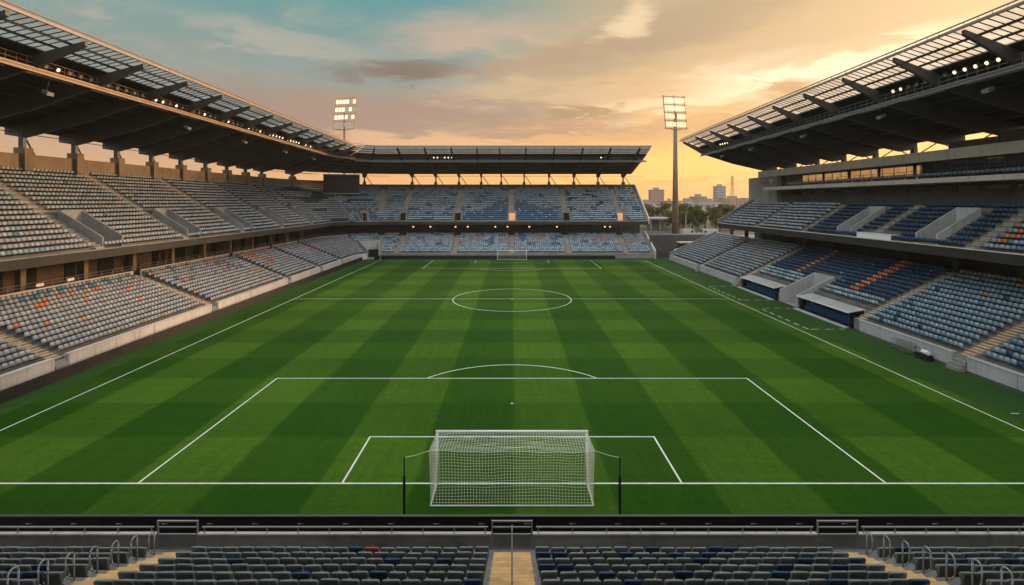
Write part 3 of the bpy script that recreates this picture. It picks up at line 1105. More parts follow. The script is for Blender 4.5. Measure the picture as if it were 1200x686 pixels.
def build_roof(path, a, b, girders, parent, olip, obr, oback, zl, zb, zk, dz, trim, bars=9, lipr=0.12, panel=None, solid=False):
    """outer glazed strip olip..obr, solid cladding obr..oback"""
    cs = path.cuts(a, b)
    if len(cs) == 2:
        cs = [a + (b - a) * i / 8 for i in range(9)]
    elif dz is lip_dz:
        extra = [a + (BOWL.Yc - a) * i / 6 for i in range(1, 6)] if a < BOWL.Yc else []
        cs = [cs[0]] + extra + cs[1:]
    mb = MB()
    mb.sweep(path, cs, [(obr, zb + 0.55), (oback, zk + 0.35), (oback, zk + 0.75), (obr, zb + 0.95)], dz=dz)
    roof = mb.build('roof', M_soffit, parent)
    # lip truss
    mb = MB()
    mb.sweep(path, cs, [(olip - 0.15, zl - 0.06), (olip + 0.06, zl - 0.06), (olip + 0.06, zl + 0.16), (olip - 0.15, zl + 0.16)], dz=dz)
    if solid:
        mb.sweep(path, cs, [(olip - 0.12, zl + 0.165), (olip + 0.05, zl + 0.165), (olip + 0.05, zl + 0.42), (olip - 0.12, zl + 0.42)], dz=dz)
    for q0, q1 in zip(cs, cs[1:]) if not solid else ():
        d0, d1 = dz(q0), dz(q1)
        mb.tube(path.at(q0, olip + 0.1, zl + 0.50 + d0), path.at(q1, olip + 0.1, zl + 0.50 + d1), lipr * 0.6, n=6)
        n = max(1, int((q1 - q0) * path.stretch((q0 + q1) / 2, olip) / 1.3))
        for i in range(n):
            t = i / n
            s = q0 + (q1 - q0) * t
            dd = d0 + (d1 - d0) * t
            mb.tube(path.at(s, olip, zl + 0.16 + dd), path.at(s, olip + 0.1, zl + 0.50 + dd), 0.035, n=4, caps=False)
    mb.build('lip_truss', trim, roof)
    # glazing
    mb = MB()
    og = olip + (obr - olip) * 0.80
    zg = zl + 0.02 + (zb + 0.70 - zl) * 0.80
    mb.sweep(path, cs, [(olip + 0.08, zl + 0.02), (og, zg)], closed=False, dz=dz)
    mb.build('glass_panel', panel or M_panel, roof, fix=False)
    mb = MB()
    mb.sweep(path, cs, [(og + 0.01, zg - 0.16), (obr + 0.3, zb + 0.50), (obr + 0.3, zb + 0.93), (og + 0.01, zg + 0.12)], dz=dz)
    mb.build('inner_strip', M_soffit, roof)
    # glazing bars
    mb = MB()

    def zat(o):
        return zl + 0.02 + (zb + 0.70 - zl) * (o - olip) / (obr - olip)
    for fr in (0.28, 0.54):
        o = olip + (obr - olip) * fr
        for q0, q1 in zip(cs, cs[1:]):
            mb.bar(path.at(q0, o, zat(o) - 0.12 + dz(q0)), path.at(q1, o, zat(o) - 0.12 + dz(q1)), 0.16, 0.2)
    gs = sorted(girders)
    allg = [a] + gs + [b]
    for g0, g1 in zip(allg, allg[1:]):
        n = max(1, int(round((g1 - g0) / 7.75 * bars)))
        for i in range(1, n):
            s = g0 + (g1 - g0) * i / n
            mb.bar(path.at(s, olip + 0.1, zat(olip) - 0.04 + dz(s)), path.at(s, obr, zat(obr) - 0.04 + dz(s)), 0.07, 0.07)
    mb.build('glazing_bar', M_bars, roof)
    # girders
    for s in gs:
        d = dz(s)
        k = path.stretch(s, obr)
        th = 0.36 / k
        mb = MB()
        om = (obr + oback) / 2
        zm = (zb + zk) / 2
        prof = [(olip + 0.25, zl - 0.12), (olip + 0.25, zl - 0.48), (obr - 0.3, zb - 0.75), (obr + 0.4, zb - 1.05), (om - 2, zm - 1.05), (oback - 2.5, zk - 0.95), (oback, zk - 0.55),
                (oback, zk + 0.36), (obr, zb + 0.54)]
        # concave outline: split into strips
        
        def zs(o):
            return zb + 0.56 + (zk + 0.36 - zb - 0.56) * (o - obr) / (oback - obr)
        top = [(olip + 0.25, zl - 0.12), (obr - 0.3, zb + 0.42), (obr + 0.4, zs(obr + 0.4)), (om - 2, zs(om - 2)), (oback - 2.5, zs(oback - 2.5)), (oback - 0.02, zs(oback - 0.02))]
        bot = [(olip + 0.25, zl - 0.55), (obr - 0.3, zb - 0.95), (obr + 0.4, zb - 1.05), (om - 2, zm - 1.05), (oback - 2.5, zk - 0.95), (oback - 0.02, zk - 0.55)]
        for i in range(5):
            mb.sweep(path, [s - th / 2, s + th / 2], [top[i], top[i + 1], bot[i + 1], bot[i]], dz=lambda q: d)
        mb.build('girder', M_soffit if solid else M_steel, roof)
    for fr in (0.16, 0.32, 0.48, 0.64, 0.80):
        mb = MB()
        o = obr + (oback - obr) * fr
        zz = zb + 0.55 + (zk + 0.35 - zb - 0.55) * fr - 0.13
        for q0, q1 in zip(cs, cs[1:]):
            mb.bar(path.at(q0, o, zz + dz(q0)), path.at(q1, o, zz + dz(q1)), 0.12, 0.22)
        mb.build('purlin', M_steel, roof)
    mb = MB()
    o = obr + 2.2
    zz = zb + 0.55 + (zk + 0.35 - zb - 0.55) * 2.2 / (oback - obr) - 0.55
    for q0, q1 in zip(cs, cs[1:]):
        mb.tube(path.at(q0, o, zz + dz(q0)), path.at(q1, o, zz + dz(q1)), 0.09, n=6)
    mb.build('cable_pipe', M_rail, roof)
    # catwalk
    mb = MB()
    oc = obr - 0.2
    for q0, q1 in zip(cs, cs[1:]):
        d0, d1 = dz(q0), dz(q1)
        for oo, zz, wd, ht in ((oc, -0.95, 0.9, 0.08), (oc - 0.48, -0.80, 0.10, 0.16), (oc - 0.48, -1.12, 0.10, 0.16)):
            mb.bar(path.at(q0, oo, zb + zz + d0), path.at(q1, oo, zb + zz + d1), wd, ht)
        for zz in (-0.35, 0.12):
            mb.tube(path.at(q0, oc - 0.45, zb + zz + d0), path.at(q1, oc - 0.45, zb + zz + d1), 0.035, n=4, caps=False)
        n = max(1, int((q1 - q0) * path.stretch((q0 + q1) / 2, oc) / 1.0))
        for i in range(n):
            t = i / n
            s = q0 + (q1 - q0) * t
            mb.tube(path.at(s, oc - 0.45, zb - 0.95 + d0 + (d1 - d0) * t), path.at(s, oc - 0.45, zb + 0.12 + d0 + (d1 - d0) * t), 0.03, n=4, caps=False)
    mb.build('catwalk', trim, roof)
    return roof


def back_frame(path, a, b, cols, parent, T, ztop, m_col, m_wall, colw=1.15, zk=23.6, dz=None, hp=2.0):
    """parapet behind the top row, stub columns and bracing up to the roof"""
    o = T['o0'] + T['n'] * T['t']
    z = T['z0'] + T['n'] * T['r']
    mb = MB()
    mb.sweep(path, path.cuts(a, b), [(o, z - 1.6), (o + 0.4, z - 1.6), (o + 0.4, z + hp), (o, z + hp)])
    mb.build('back_parapet', m_wall, parent)
    ztop0 = ztop
    for s in cols:
        d = dz(s) if dz else 0
        k = path.stretch(s, o)
        mb = MB()
        h = colw / 2 / k
        mb.sweep(path, [s - h, s + h], [(o - 0.45, z - 0.5), (o + 1.0, z - 0.5), (o + 1.0, z + hp + 0.8), (o - 0.45, z + hp + 0.8)])
        mb.build('column', m_col, parent)
        mb = MB()
        mb.sweep(path, [s - h * 0.42, s + h * 0.42], [(o + 0.1, z + hp + 0.803), (o + 0.7, z + hp + 0.803), (o + 0.7, zk + d - 0.45), (o + 0.1, zk + d - 0.45)])
        mb.build('column_head', M_steel, parent)
        mb = MB()
        mb.tube(path.at(s + h, o + 0.9, zk + d - 0.3), path.at(s + 2.3 / k, o + 0.9, z + hp - 0.1), 0.11, n=5)
        mb.tube(path.at(s + h * 0.5, o + 1.1, zk + d - 0.35), path.at(s + 7.2 / k, o + 1.1, zk + d - 0.35), 0.05, n=5)
        mb.build('brace', M_steel, parent)


# columns of the touchline stand and of the far stand
COLS_L = [29.4 + 7.75 * k for k in range(-4, 9)] + [99.2]
COLS_C = [104.2, 106.0]
COLS_F = [109.2, FX - 30.5] + [FX + x for x in (-23.3, -16.2, -9.4, -2.9 - 0.4, 3.7, 11.3, 18.9, 26.3, 34.0)]

# ------------------------------------------------------------------ touchline stand
stand = empty('grandstand', (-39.5, 50, 0), 'long two-tier touchline grandstand with grey seats and tall brown columns', 'grandstand', 'grandstands round the pitch')
AISL = [-5.7, 17.4, 40.7, 63.7, 79.0, 92.5]
AISU = [-0.3, 15.2, 30.7, 46.2, 61.7, 77.2, 92.7]
LA, LB = -3.0, S_MID
VOM_L = [(s + 0.7, s + 3.9, 1, 7) for s in AISU[1:]]
build_terrace(TL, BOWL, LA, LB, [], stand)
build_terrace(TU, BOWL, LA, LB, VOM_L, stand)
front_walls(BOWL, LA, LB, [(s - 0.75, s + 0.75) for s in AISL], 1.62, stand, M_pale)
for s in AISL[1:]:
    gate(BOWL, s, 1.5, 1.45, stand)
    build_stairs(TL, BOWL, s, stand, m=M_yellow)
for s in AISU:
    build_stairs(TU, BOWL, s, stand)
for v in VOM_L:
    build_vomitory(TU, BOWL, v, stand)
fascia(BOWL, LA, LB, 6.3, 8.85, 9.78, stand)
# concourse between the tiers: rear parapet, rail, back wall with openings, columns
o_b = TL['o0'] + TL['n'] * TL['t']
z_b = TL['z0'] + TL['n'] * TL['r']
mb = MB()
mb.sweep(BOWL, BOWL.cuts(LA, LB), [(o_b, 0), (o_b + 6.5, 0), (o_b + 6.5, z_b - 0.1), (o_b, z_b - 0.1)])
mb.build('concourse_floor', M_conc, stand)
for s0, s1 in spans(LA, LB, [(s - 0.7, s + 0.7) for s in AISL]):
    mb = MB()
    mb.sweep(BOWL, BOWL.cuts(s0, s1), [(o_b + 0.003, z_b - 0.09), (o_b + 0.2, z_b - 0.09), (o_b + 0.2, z_b + 0.62), (o_b + 0.003, z_b + 0.62)])
    mb.build('rear_parapet', M_pale, stand)
    mb = MB()
    railing(mb, BOWL, BOWL.cuts(s0 + 0.1, s1 - 0.1), o_b + 0.1, z_b + 0.62, 0.65, 1.6, 0.025)
    mb.build('railing', M_galv, stand)
mb = MB()
mb.sweep(BOWL, BOWL.cuts(LA, LB), [(o_b + 5.6, z_b - 0.09), (o_b + 5.9, z_b - 0.09), (o_b + 5.9, 13.2), (o_b + 5.6, 13.2)])
mb.build('concourse_wall', M_conw, stand)
k = 0
for y in np.arange(10, 100, 5.2):
    mb = MB()
    wd = 1.4 if k % 3 else 2.6
    mb.sweep(BOWL, [y, y + wd], [(o_b + 5.5, z_b - 0.08), (o_b + 5.59, z_b - 0.08), (o_b + 5.59, z_b + 2.5), (o_b + 5.5, z_b + 2.5)])
    mb.build('doorway', M_dark, stand)
    k += 1
for y in np.arange(2.0, 101, 7.9):
    mb = MB()
    mb.sweep(BOWL, [y - 0.3, y + 0.3], [(o_b + 0.9, z_b - 0.08), (o_b + 1.5, z_b - 0.08), (o_b + 1.5, 11.2), (o_b + 0.9, 11.2)])
    mb.build('concourse_column', M_brown, stand)
for y in (26.2, 30.0):
    sg = MB()
    sg.sweep(BOWL, [y, y + 0.9], [(o_b + 0.04, z_b + 0.80), (o_b + 0.065, z_b + 0.80), (o_b + 0.065, z_b + 1.12), (o_b + 0.04, z_b + 1.12)])
    tag(sg.build('rail_sign', M_white), 'blank white sign on the concourse railing, %s one from the stairs' % ('further' if y < 28 else 'nearer'), 'sign', 'white signs on the railing')
build_roof(BOWL, LA, LB, COLS_L + [104.4], stand, 1.0, 6.75, 24.2, 30.0, 28.1, 23.7, lip_dz, M_trim)
back_frame(BOWL, LA, LB, COLS_L + [104.4], stand, TU, 23.5, M_brown, M_brown, dz=lip_dz, zk=23.7)


def col_left_low(s, i, n):
    r = random.random()
    up = i / n
    if s < 17:
        return GREY
    if s < 40.7:
        if up > 0.78 and r < 0.42:
            return BLUE if r < 0.27 else SLATE
        if up > 0.3 and r < 0.06 * (0.3 + up) * (1.6 if s < 32 else 0.8):
            return ORANGE
        if r > 0.985:
            return SLATE
        return GREY
    if s < 63:
        if up > 0.5:
            q = vnoise(s * 0.5, i * 0.6, 3)
            if q > 0.55 and r < 0.7:
                return BLUE if r < 0.35 else (ORANGE if r < 0.47 else ROSE)
        return GREY if r < 0.97 else ORANGE
    if s < 92 and up > 0.4 and vnoise(s * 0.4, i * 0.5, 5) > 0.62:
        return ROSE if r < 0.6 else ORANGE
    return GREY if r < 0.96 else ROSE


def col_left_up(s, i, n):
    r = random.random()
    if s > 96:
        return DARK if vnoise(s * 0.5, i * 0.8, 4) > 0.72 else (SLATE if r < 0.6 else GREY)
    if vnoise(s * 0.25, i * 0.5, 9) > 0.70 and r < 0.5:
        return SLATE
    if r < 0.006:
        return BLUE
    if r < 0.009:
        return ORANGE
    return GREY


fill_seats(TL, BOWL, 8, LB, [(s - 0.75, s + 0.75, 0, 99) for s in AISL], col_left_low, 0.56)
fill_seats(TU, BOWL, 14, LB, [(s - 0.75, s + 0.75, 0, 99) for s in AISU] + [(v[0] - 0.1, v[1] + 0.1, 1, v[3] + 1) for v in VOM_L], col_left_up, 0.57)

# ------------------------------------------------------------------ far stand (with the other half of the corner)
stand = empty('grandstand', (0, 108.2, 0), 'two-tier grandstand behind the far goal with pale blue mosaic seats', 'grandstand', 'grandstands round the pitch')
FA, FB = S_MID, S_END
AISF = [110.4, FX - 30.5, FX - 15.2, FX, FX + 15.2, FX + 30.4]
TUN = (S_MID + 0.35, S_MID + 3.3, 0, 7)
TLF = dict(TL, r=0.335)
build_terrace(TLF, BOWL, FA, FB, [TUN], stand, M_conc)
VOM_F = [(108.1, 108.8, 1, 4)] + [(s - 1.15, s + 1.15, 1, 4) for s in (FX - 30.5, FX - 15.2, FX, FX + 15.2, FX + 30.4)]
build_terrace(TU, BOWL, FA, FB, VOM_F, stand, M_conc)
for i, v in enumerate(VOM_F):
    build_vomitory(TU, BOWL, v, stand, lit=M_warm if i in (3, 5) else None)
build_vomitory(TLF, BOWL, TUN, stand, wall=M_wallw)
front_walls(BOWL, FA, FB, [(TUN[0], TUN[1])], 1.35, stand, M_conc)
for s in AISF:
    build_stairs(TLF, BOWL, s, stand, wd=1.05)
    build_stairs(TU, BOWL, s, stand, i0=5, wd=1.05)
fascia(BOWL, FA, FB, 6.3, 8.75, 9.6, stand)
mb = MB()
mb.sweep(BOWL, BOWL.cuts(FA, FB), [(o_b, 0), (o_b + 6.5, 0), (o_b + 6.5, z_b - 0.1), (o_b, z_b - 0.1)])
mb.build('concourse_floor', M_conc, stand)
mb = MB()
mb.sweep(BOWL, BOWL.cuts(FA, FB), [(o_b + 5.6, z_b - 0.09), (o_b + 5.9, z_b - 0.09), (o_b + 5.9, 13.2), (o_b + 5.6, 13.2)])
mb.build('concourse_wall', M_dkconc, stand)
for x in np.arange(-30, 37, 7.6):
    mb = MB()
    mb.sweep(BOWL, [FX + x - 0.3, FX + x + 0.3], [(o_b + 0.9, z_b - 0.08), (o_b + 1.5, z_b - 0.08), (o_b + 1.5, 11.2), (o_b + 0.9, 11.2)])
    mb.build('concourse_column', M_dkconc, stand)
for x in (-16.6, -13, -4.9, -1.3, 5.1, 13.2, 27.3, 28.8, -24, -29):
    mb = MB()
    mb.sweep(BOWL, [FX + x - 0.22, FX + x + 0.22], [(o_b + 5.45, 7.5), (o_b + 5.597, 7.5), (o_b + 5.597, 7.85), (o_b + 5.45, 7.85)])
    mb.build('concourse_lamp', M_dim, stand)
mb = MB()
for T, zz in ((TLF, 0), (TU, 0)):
    p = prof_rows(T, 0, T['n'])
    o1, z1 = T['o0'] + T['n'] * T['t'], T['z0'] + T['n'] * T['r']
    lo = -0.05 if T is TLF else None
    a0, zz0 = T['o0'] - 0.35, T['z0']
    pr = [(a0, (lo if lo is not None else zz0 - 0.8)), (o1 + 0.3, (lo if lo is not None else z1 - 0.9)), (o1 + 0.3, z1 + 0.9), (a0, zz0 + 0.75)]
    mb = MB()
    mb.sweep(BOWL, [FB + 0.003, FB + 0.35], pr)
    mb.build('end_wall', M_pale, stand)
build_roof(BOWL, FA, S_END - 0.6, COLS_F, stand, 1.0, 6.75, 24.2, 30.0, 27.6, 23.7, lip_dz, M_trimr, bars=3, panel=M_panelf, solid=True)
back_frame(BOWL, FA, FB, COLS_F, stand, TU, 23.5, M_steel, M_dkconc, colw=0.8, dz=lip_dz, zk=23.7, hp=1.2)


def col_far_up(s, i, n):
    x = s - FX
    r = random.random()
    if -13.5 < x < 13.5 and i < 11:
        h = 10.5 - max(0, abs(x) - 2.0) * 0.72 + (vnoise(x * 0.8, 3, 2) - 0.5) * 3.0
        if i < h and abs(x) > 0.6:
            return BLUE if r < 0.93 else PALE
    q = vnoise(x * 0.45 + i * 0.25, i * 0.75 - x * 0.12, 8)
    if q > 0.83:
        return DARK if r < 0.4 else BLUE
    if i < 7 and vnoise(x * 0.22, i * 0.4, 12) > 0.62 and r < 0.75:
        return BLUE
    if vnoise(x * 0.3, i * 0.5, 21) > 0.66 and r < 0.5:
        return SLATE
    return PALE if r < 0.95 else GREY


def col_far_low(s, i, n):
    x = s - FX
    r = random.random()
    if i >= 4:
        q = vnoise(x * 0.35 + 7, i * 0.45, 31)
        if q > 0.66 and r < 0.8:
            return BLUE
        if q < 0.27 and r < 0.7:
            return ROSE
    return PALE if r < 0.72 else (SLATE if r < 0.9 else GREY)


def AW_F(s):
    return 0.6 if s > BOWL.Yc + BOWL.L else 0.18



fill_seats(TLF, BOWL, FA, FB - 0.3, [(s - AW_F(s), s + AW_F(s), 0, 99) for s in AISF] + [(TUN[0] - 0.1, TUN[1] + 0.1, 0, TUN[3] + 1)], col_far_low, 0.56)
fill_seats(TU, BOWL, FA, FB - 0.3, [(s - AW_F(s), s + AW_F(s), 4, 99) for s in AISF] + [(v[0] - 0.2, v[1] + 0.2, 0, v[3] + 1) for v in VOM_F], col_far_up, 0.56)

# ------------------------------------------------------------------ main stand on the other touchline
stand = empty('grandstand', (40.5, 45, 0), 'main grandstand with navy seats, glass lounge boxes and dugouts', 'grandstand', 'grandstands round the pitch')
RA, RB = -3.0, 104.0
RUB = 89.5
AISR = [3.5, 18.8, 33.0, 64.8, 84.0]
AISRU = [10.0, 25.8, 41.0, 56.5, 72.5]
DUG = [(33.9, 45.3), (51.4, 63.4)]
TUNR = (45.9, 50.8, 0, 7)
build_terrace(TRL, SIDE, RA, RB, [(DUG[0][0], DUG[0][1], 0, 2), TUNR, (DUG[1][0], DUG[1][1], 0, 2)], stand)
VOM_R = [(30.2, 33.4, 1, 7), (45.0, 48.2, 1, 7)]
build_terrace(TRU, SIDE, RA, RUB, VOM_R, stand)
for v in VOM_R:
    build_vomitory(TRU, SIDE, v, stand, wall=M_wallw)
build_vomitory(TRL, SIDE, TUNR, stand, wall=M_wallw, up=0.5)
front_walls(SIDE, RA, RB, [(s - 0.8, s + 0.8) for s in AISR if s not in (33.0,)] + [(32.2, 64.6)], 1.35, stand, M_wallw)
for s in AISR:
    if s != 33.0:
        gate(SIDE, s, 1.5, 1.25, stand)
    build_stairs(TRL, SIDE, s, stand, m=M_yellow if s < 30 else M_ochre)
for s in AISRU:
    build_stairs(TRU, SIDE, s, stand)
fascia(SIDE, RA, RUB, 6.2, 9.25, 10.25, stand, cap=M_pale)
o_r = TRL['o0'] + TRL['n'] * TRL['t']
z_r = TRL['z0'] + TRL['n'] * TRL['r']
mb = MB()
mb.box((40.5 + o_r, RA, 0), (62, RB - 3, z_r - 0.1))
mb.build('concourse_floor', M_conc, stand)
mb = MB()
mb.box((56.5, RA, z_r - 0.09), (56.9, RUB + 3, 16.5))
mb.build('concourse_wall', M_dkconc, stand)
for y in np.arange(2.0, 100, 7.9):
    mb = MB()
    mb.box((52.7, y - 0.35, z_r - 0.09), (53.3, y + 0.35, 12.6))
    mb.build('concourse_column', M_dkconc, stand)
# rear of the lower tier beyond the upper deck: low raking end wall
mb = MB()
mb.slab([(40.3, RB + 0.003, 0), (52.3, RB + 0.003, 0), (52.3, RB + 0.003, 7.7), (40.3, RB + 0.003, 2.1)], (0, 0.35, 0))
mb.build('end_wall', M_conc, stand)
mb = MB()
mb.slab([(46.8, RUB + 0.003, 9.3), (55.0, RUB + 0.003, 13.9), (55.0, RUB + 0.003, 15.9), (46.8, RUB + 0.003, 11.0)], (0, 0.35, 0))
mb.build('end_wall', M_conc, stand)
# rear deck of the upper tier, lounge boxes
zu = TRU['z0'] + TRU['n'] * TRU['r']
xu = 40.5 + TRU['o0'] + TRU['n'] * TRU['t']
mb = MB()
mb.box((xu, RA, zu - 0.8), (57.2, RUB, zu - 0.02))
mb.build('upper_deck', M_conc, stand)
mb = MB()
mb.box((57.0, RA, zu - 0.015), (57.3, RUB - 17, 17.5))
mb.build('lounge_wall', M_dkconc, stand)
for k, y in enumerate(np.arange(0, RUB - 19, 3.9)):
    mb = MB()
    mb.box((56.93, y, zu + 0.1), (56.995, y + 3.0, 17.1))
    mb.build('window', M_dglass, stand)
mb = MB()
mb.box((52.8, RA, 17.5), (58.6, RUB - 9, 18.1))
mb.build('balcony', M_pale, stand)
mb = MB()
mb.box((56.4, RA, 18.103), (61.0, RUB - 9, 18.2))
lg = mb.build('lounge', M_dkconc, stand)
mb = MB()
mb.box((60.7, RA, 18.203), (60.95, 47.0, 20.54))
mb.build('rear_panel', M_dkconc, lg)
for y in np.arange(RA, RUB - 10, 2.45):
    mb = MB()
    mb.box((56.50, y + 0.06, 18.25), (56.53, y + 2.39, 20.45))
    mb.build('window', M_see if y > 42 else M_glassw, lg)
for y in np.arange(RA, RUB - 9, 2.45):
    mb = MB()
    mb.box((56.4, y - 0.05, 18.21), (56.49, y + 0.05, 20.5))
    mb.build('mullion', M_steel, lg)
for y in np.arange(47.5, RUB - 9, 7.35):
    mb = MB()
    mb.box((58.6, y - 0.15, 18.203), (58.9, y + 0.15, 20.54))
    mb.build('pillar', M_dkconc, lg)
for y in np.arange(47.3, RUB - 10, 2.45):
    mb = MB()
    mb.box((60.8, y + 0.1, 18.203), (60.88, y + 2.3, 18.9))
    mb.build('sill_panel', M_dkconc, lg)
mb = MB()
mb.box((55.9, RA, 20.553), (61.2, RUB, 21.9))
mb.build('concrete_band', M_pale, stand)
mb = MB()
mb.box((55.6, RUB - 9, zu - 0.01), (61.0, RUB + 4, 20.55))
eb = mb.build('end_block', M_conc, stand)
for y in (RUB - 7.5, RUB - 4.5, RUB - 1.6):
    mb = MB()
    mb.box((55.52, y, 19.0), (55.598, y + 1.6, 19.9))
    mb.build('window', M_dglass, eb)
mb = MB()
railing(mb, SIDE, [RA, RUB - 9], 12.4, 18.1, 1.0, 2.0, 0.03, (1.0, 0.66, 0.33))
mb.build('balcony_railing', M_steel, stand)
# plant rooms and props between band and roof
mb = MB()
mb.box((57.5, 27.0, 21.903), (60.5, 33.0, 23.4))
mb.box((57.3, 33.0, 21.903), (60.3, 40.0, 22.9))
mb.build('plant_room', M_dkconc, stand)
COLS_R = [8.9 + 8.2 * k for k in range(-1, 11)]


def dz_r(s):
    return 0.45 - (s + 27.8 - 45) * 0.0145


build_roof(SIDE, RA, 92.0, COLS_R, stand, -1.5, 3.9, 20.4, 29.75, 27.35, 23.6, dz_r, M_trimr, panel=M_panelr)
for s in COLS_R:
    mb = MB()
    mb.box((60.2, s - 0.35, 21.903), (60.8, s + 0.35, 23.3 + dz_r(s)))
    mb.build('column', M_steel, stand)
    mb = MB()
    mb.tube((60.4, s + 0.4, 21.95), (60.4, s + 3.4, 23.5 + dz_r(s)), 0.09, n=5)
    mb.tube((60.4, s + 7.8, 21.95), (60.4, s + 3.6, 23.5 + dz_r(s)), 0.09, n=5)
    mb.build('brace', M_steel, stand)
mb = MB()
mb.box((61.05, RA, z_r), (61.3, RUB + 4, 18.3))
mb.box((61.05, RA, 18.303), (61.3, 47.0, 21.4))
mb.build('rear_wall', M_dkconc, stand)


def col_right_low(s, i, n):
    r = random.random()
    if s < 33:
        if s < 19:
            pass
        up = i / n
        if r < 0.17 * max(0, up - 0.3) * (1.3 if s < 26 else 0.8):
            return ORANGE
        if r > 0.97:
            return NAVY
        return SLATE if r < 0.93 else BLUE
    if s < 64.5:
        if i < (5 if s < 52 else 6) + 0:
            return (PALE if r < 0.5 else SLATE) if r > 0.08 else ROSE
        if 39.8 < s < 41.0 or 54.3 < s < 55.4:
            return ORANGE if r < 0.9 else ROSE
        return NAVY if r < 0.965 else BLUE
    if vnoise(s * 0.4, i * 0.5, 6) > 0.68 and r < 0.4 and i > 6:
        return ROSE
    return GREY if r < 0.7 else SLATE


def col_right_up(s, i, n):
    r = random.random()
    if s < 25.8:
        if r < 0.15:
            return ORANGE
        return SLATE if r < 0.88 else BLUE
    if s < 56.5:
        return NAVY
    return GREY if r < 0.7 else PALE


gap = [(s - 0.75, s + 0.75, 0, 99) for s in AISR] + [(d[0] - 0.1, d[1] + 0.1, 0, 3) for d in DUG] + [(TUNR[0] - 0.1, TUNR[1] + 0.1, 0, 8)]
fill_seats(TRL, SIDE, 4, RB - 0.3, gap, col_right_low, 0.57)
gap = [(s - 0.75, s + 0.75, 0, 99) for s in AISRU] + [(v[0] - 0.1, v[1] + 0.1, 1, v[3] + 1) for v in VOM_R] + [(36.5, 43.5, 0, 2)]
fill_seats(TRU, SIDE, 8, RUB - 0.3, gap, col_right_up, 0.57)
# seats on the lounge balcony
TBAL = dict(o0=14.0, z0=18.11, t=0.8, r=0.0, n=1, base=None)
fill_seats(TBAL, SIDE, 10, 76, [], lambda s, i, n: SLATE, 0.62)

# white commentary desk on the upper tier
cd = empty('commentary_desk', (47.9, 40, TRU['z0']), 'long white commentary desk on the front rows of the upper tier', 'desk')
mb = MB()
mb.box((47.35, 36.8, TRU['z0'] + 0.75), (48.5, 43.2, TRU['z0'] + 0.83))
mb.build('desk_top', M_white, cd)
mb = MB()
mb.box((47.4, 36.8, TRU['z0'] + 0.01), (47.46, 43.2, TRU['z0'] + 0.747))
mb.build('front_panel', M_white, cd)

# dugouts
for k, (y0, y1) in enumerate(DUG):
    d = empty('dugout', (40.5, (y0 + y1) / 2, 0), 'white roofed team dugout %s the tunnel, dark seats inside' % ('on the near side of' if k == 0 else 'on the far side of'), 'dugout', 'team dugouts')
    mb = MB()
    mb.slab([(40.35, y0 + 0.1, 1.80), (42.33, y0 + 0.1, 2.14), (42.33, y0 + 0.1, 2.22), (40.35, y0 + 0.1, 1.87)], (0, y1 - y0 - 0.2, 0))
    mb.build('canopy', M_wallw, d)
    mb = MB()
    mb.box((40.26, y0 + 0.08, 1.76), (40.347, y1 - 0.08, 1.92))
    mb.build('canopy_edge', M_white, d)
    mb = MB()
    mb.box((42.2, y0 + 0.1, 0), (42.33, y1 - 0.1, 2.14))
    mb.build('back_panel', M_wallw, d)
    for yy in (y0 + 0.1, y1 - 0.22):
        mb = MB()
        mb.slab([(40.6, yy, 0), (42.19, yy, 0), (42.19, yy, 2.10), (40.4, yy, 1.79)], (0, 0.12, 0))
        mb.build('side_panel', M_see, d)
    mb = MB()
    mb.box((39.7, y0 + 0.1, 0.0), (40.3, y1 - 0.1, 0.12))
    mb.build('kerb', M_wallw, d)
    mb = MB()
    mb.box((41.35, y0 + 0.35, 0.0), (42.19, y1 - 0.35, 0.42))
    mb.build('step', M_dkconc, d)
    for row, (xx, zz) in enumerate(((40.95, 0.0), (41.85, 0.42))):
        n = int((y1 - y0 - 1) / 0.62)
        for i in range(n):
            mb = MB()
            y = y0 + 0.5 + i * 0.62
            mb.box((xx - 0.28, y, zz + 0.36), (xx + 0.12, y + 0.5, zz + 0.46))
            mb.box((xx + 0.123, y, zz + 0.36), (xx + 0.22, y + 0.5, zz + 1.15))
            mb.box((xx - 0.1, y + 0.18, zz + 0.002), (xx + 0.1, y + 0.32, zz + 0.357))
            mb.build('seat', M_snavy, d)

# bits standing along the main stand wall
t = empty('equipment_trolley', (39.7, 24.6, 0), 'grey tubular hurdle trolley by the white wall of the main stand', 'trolley')
mb = MB()
for y in np.arange(23.3, 25.9, 0.42):
    mb.path([(39.4, y, 0.12), (39.4, y, 1.0), (40.0, y + 0.1, 1.05), (40.0, y + 0.1, 0.12)], 0.03, 5)
for z in (0.2, 0.62, 1.0):
    mb.tube((39.4, 23.3, z), (39.4, 25.8, z), 0.03, n=5)
    mb.tube((40.0, 23.4, z), (40.0, 25.9, z), 0.03, n=5)
mb.build('tube_frame', M_galv, t)
for y in (23.5, 25.6):
    mb = MB()
    mb.tube((39.35, y, 0.1), (39.42, y, 0.1), 0.1, n=10)
    mb.tube((39.98, y, 0.1), (40.05, y, 0.1), 0.1, n=10)
    mb.build('wheel', M_rubber, t)
t = empty('line_marker', (39.5, 21.6, 0), 'small dark machine with a white tank parked beside the trolley', 'machine')
mb = MB()
mb.box((39.2, 21.0, 0.25), (39.85, 22.4, 0.55))
mb.build('chassis', M_bpaint, t)
mb = MB()
mb.tube((39.52, 21.2, 0.76), (39.52, 21.9, 0.76), 0.2, n=12)
mb.build('tank', M_white, t)
mb = MB()
mb.path([(39.3, 22.2, 0.553), (39.3, 22.7, 0.95), (39.75, 22.7, 0.95), (39.75, 22.2, 0.553)], 0.03, 5)
mb.build('handle', M_bpaint, t)
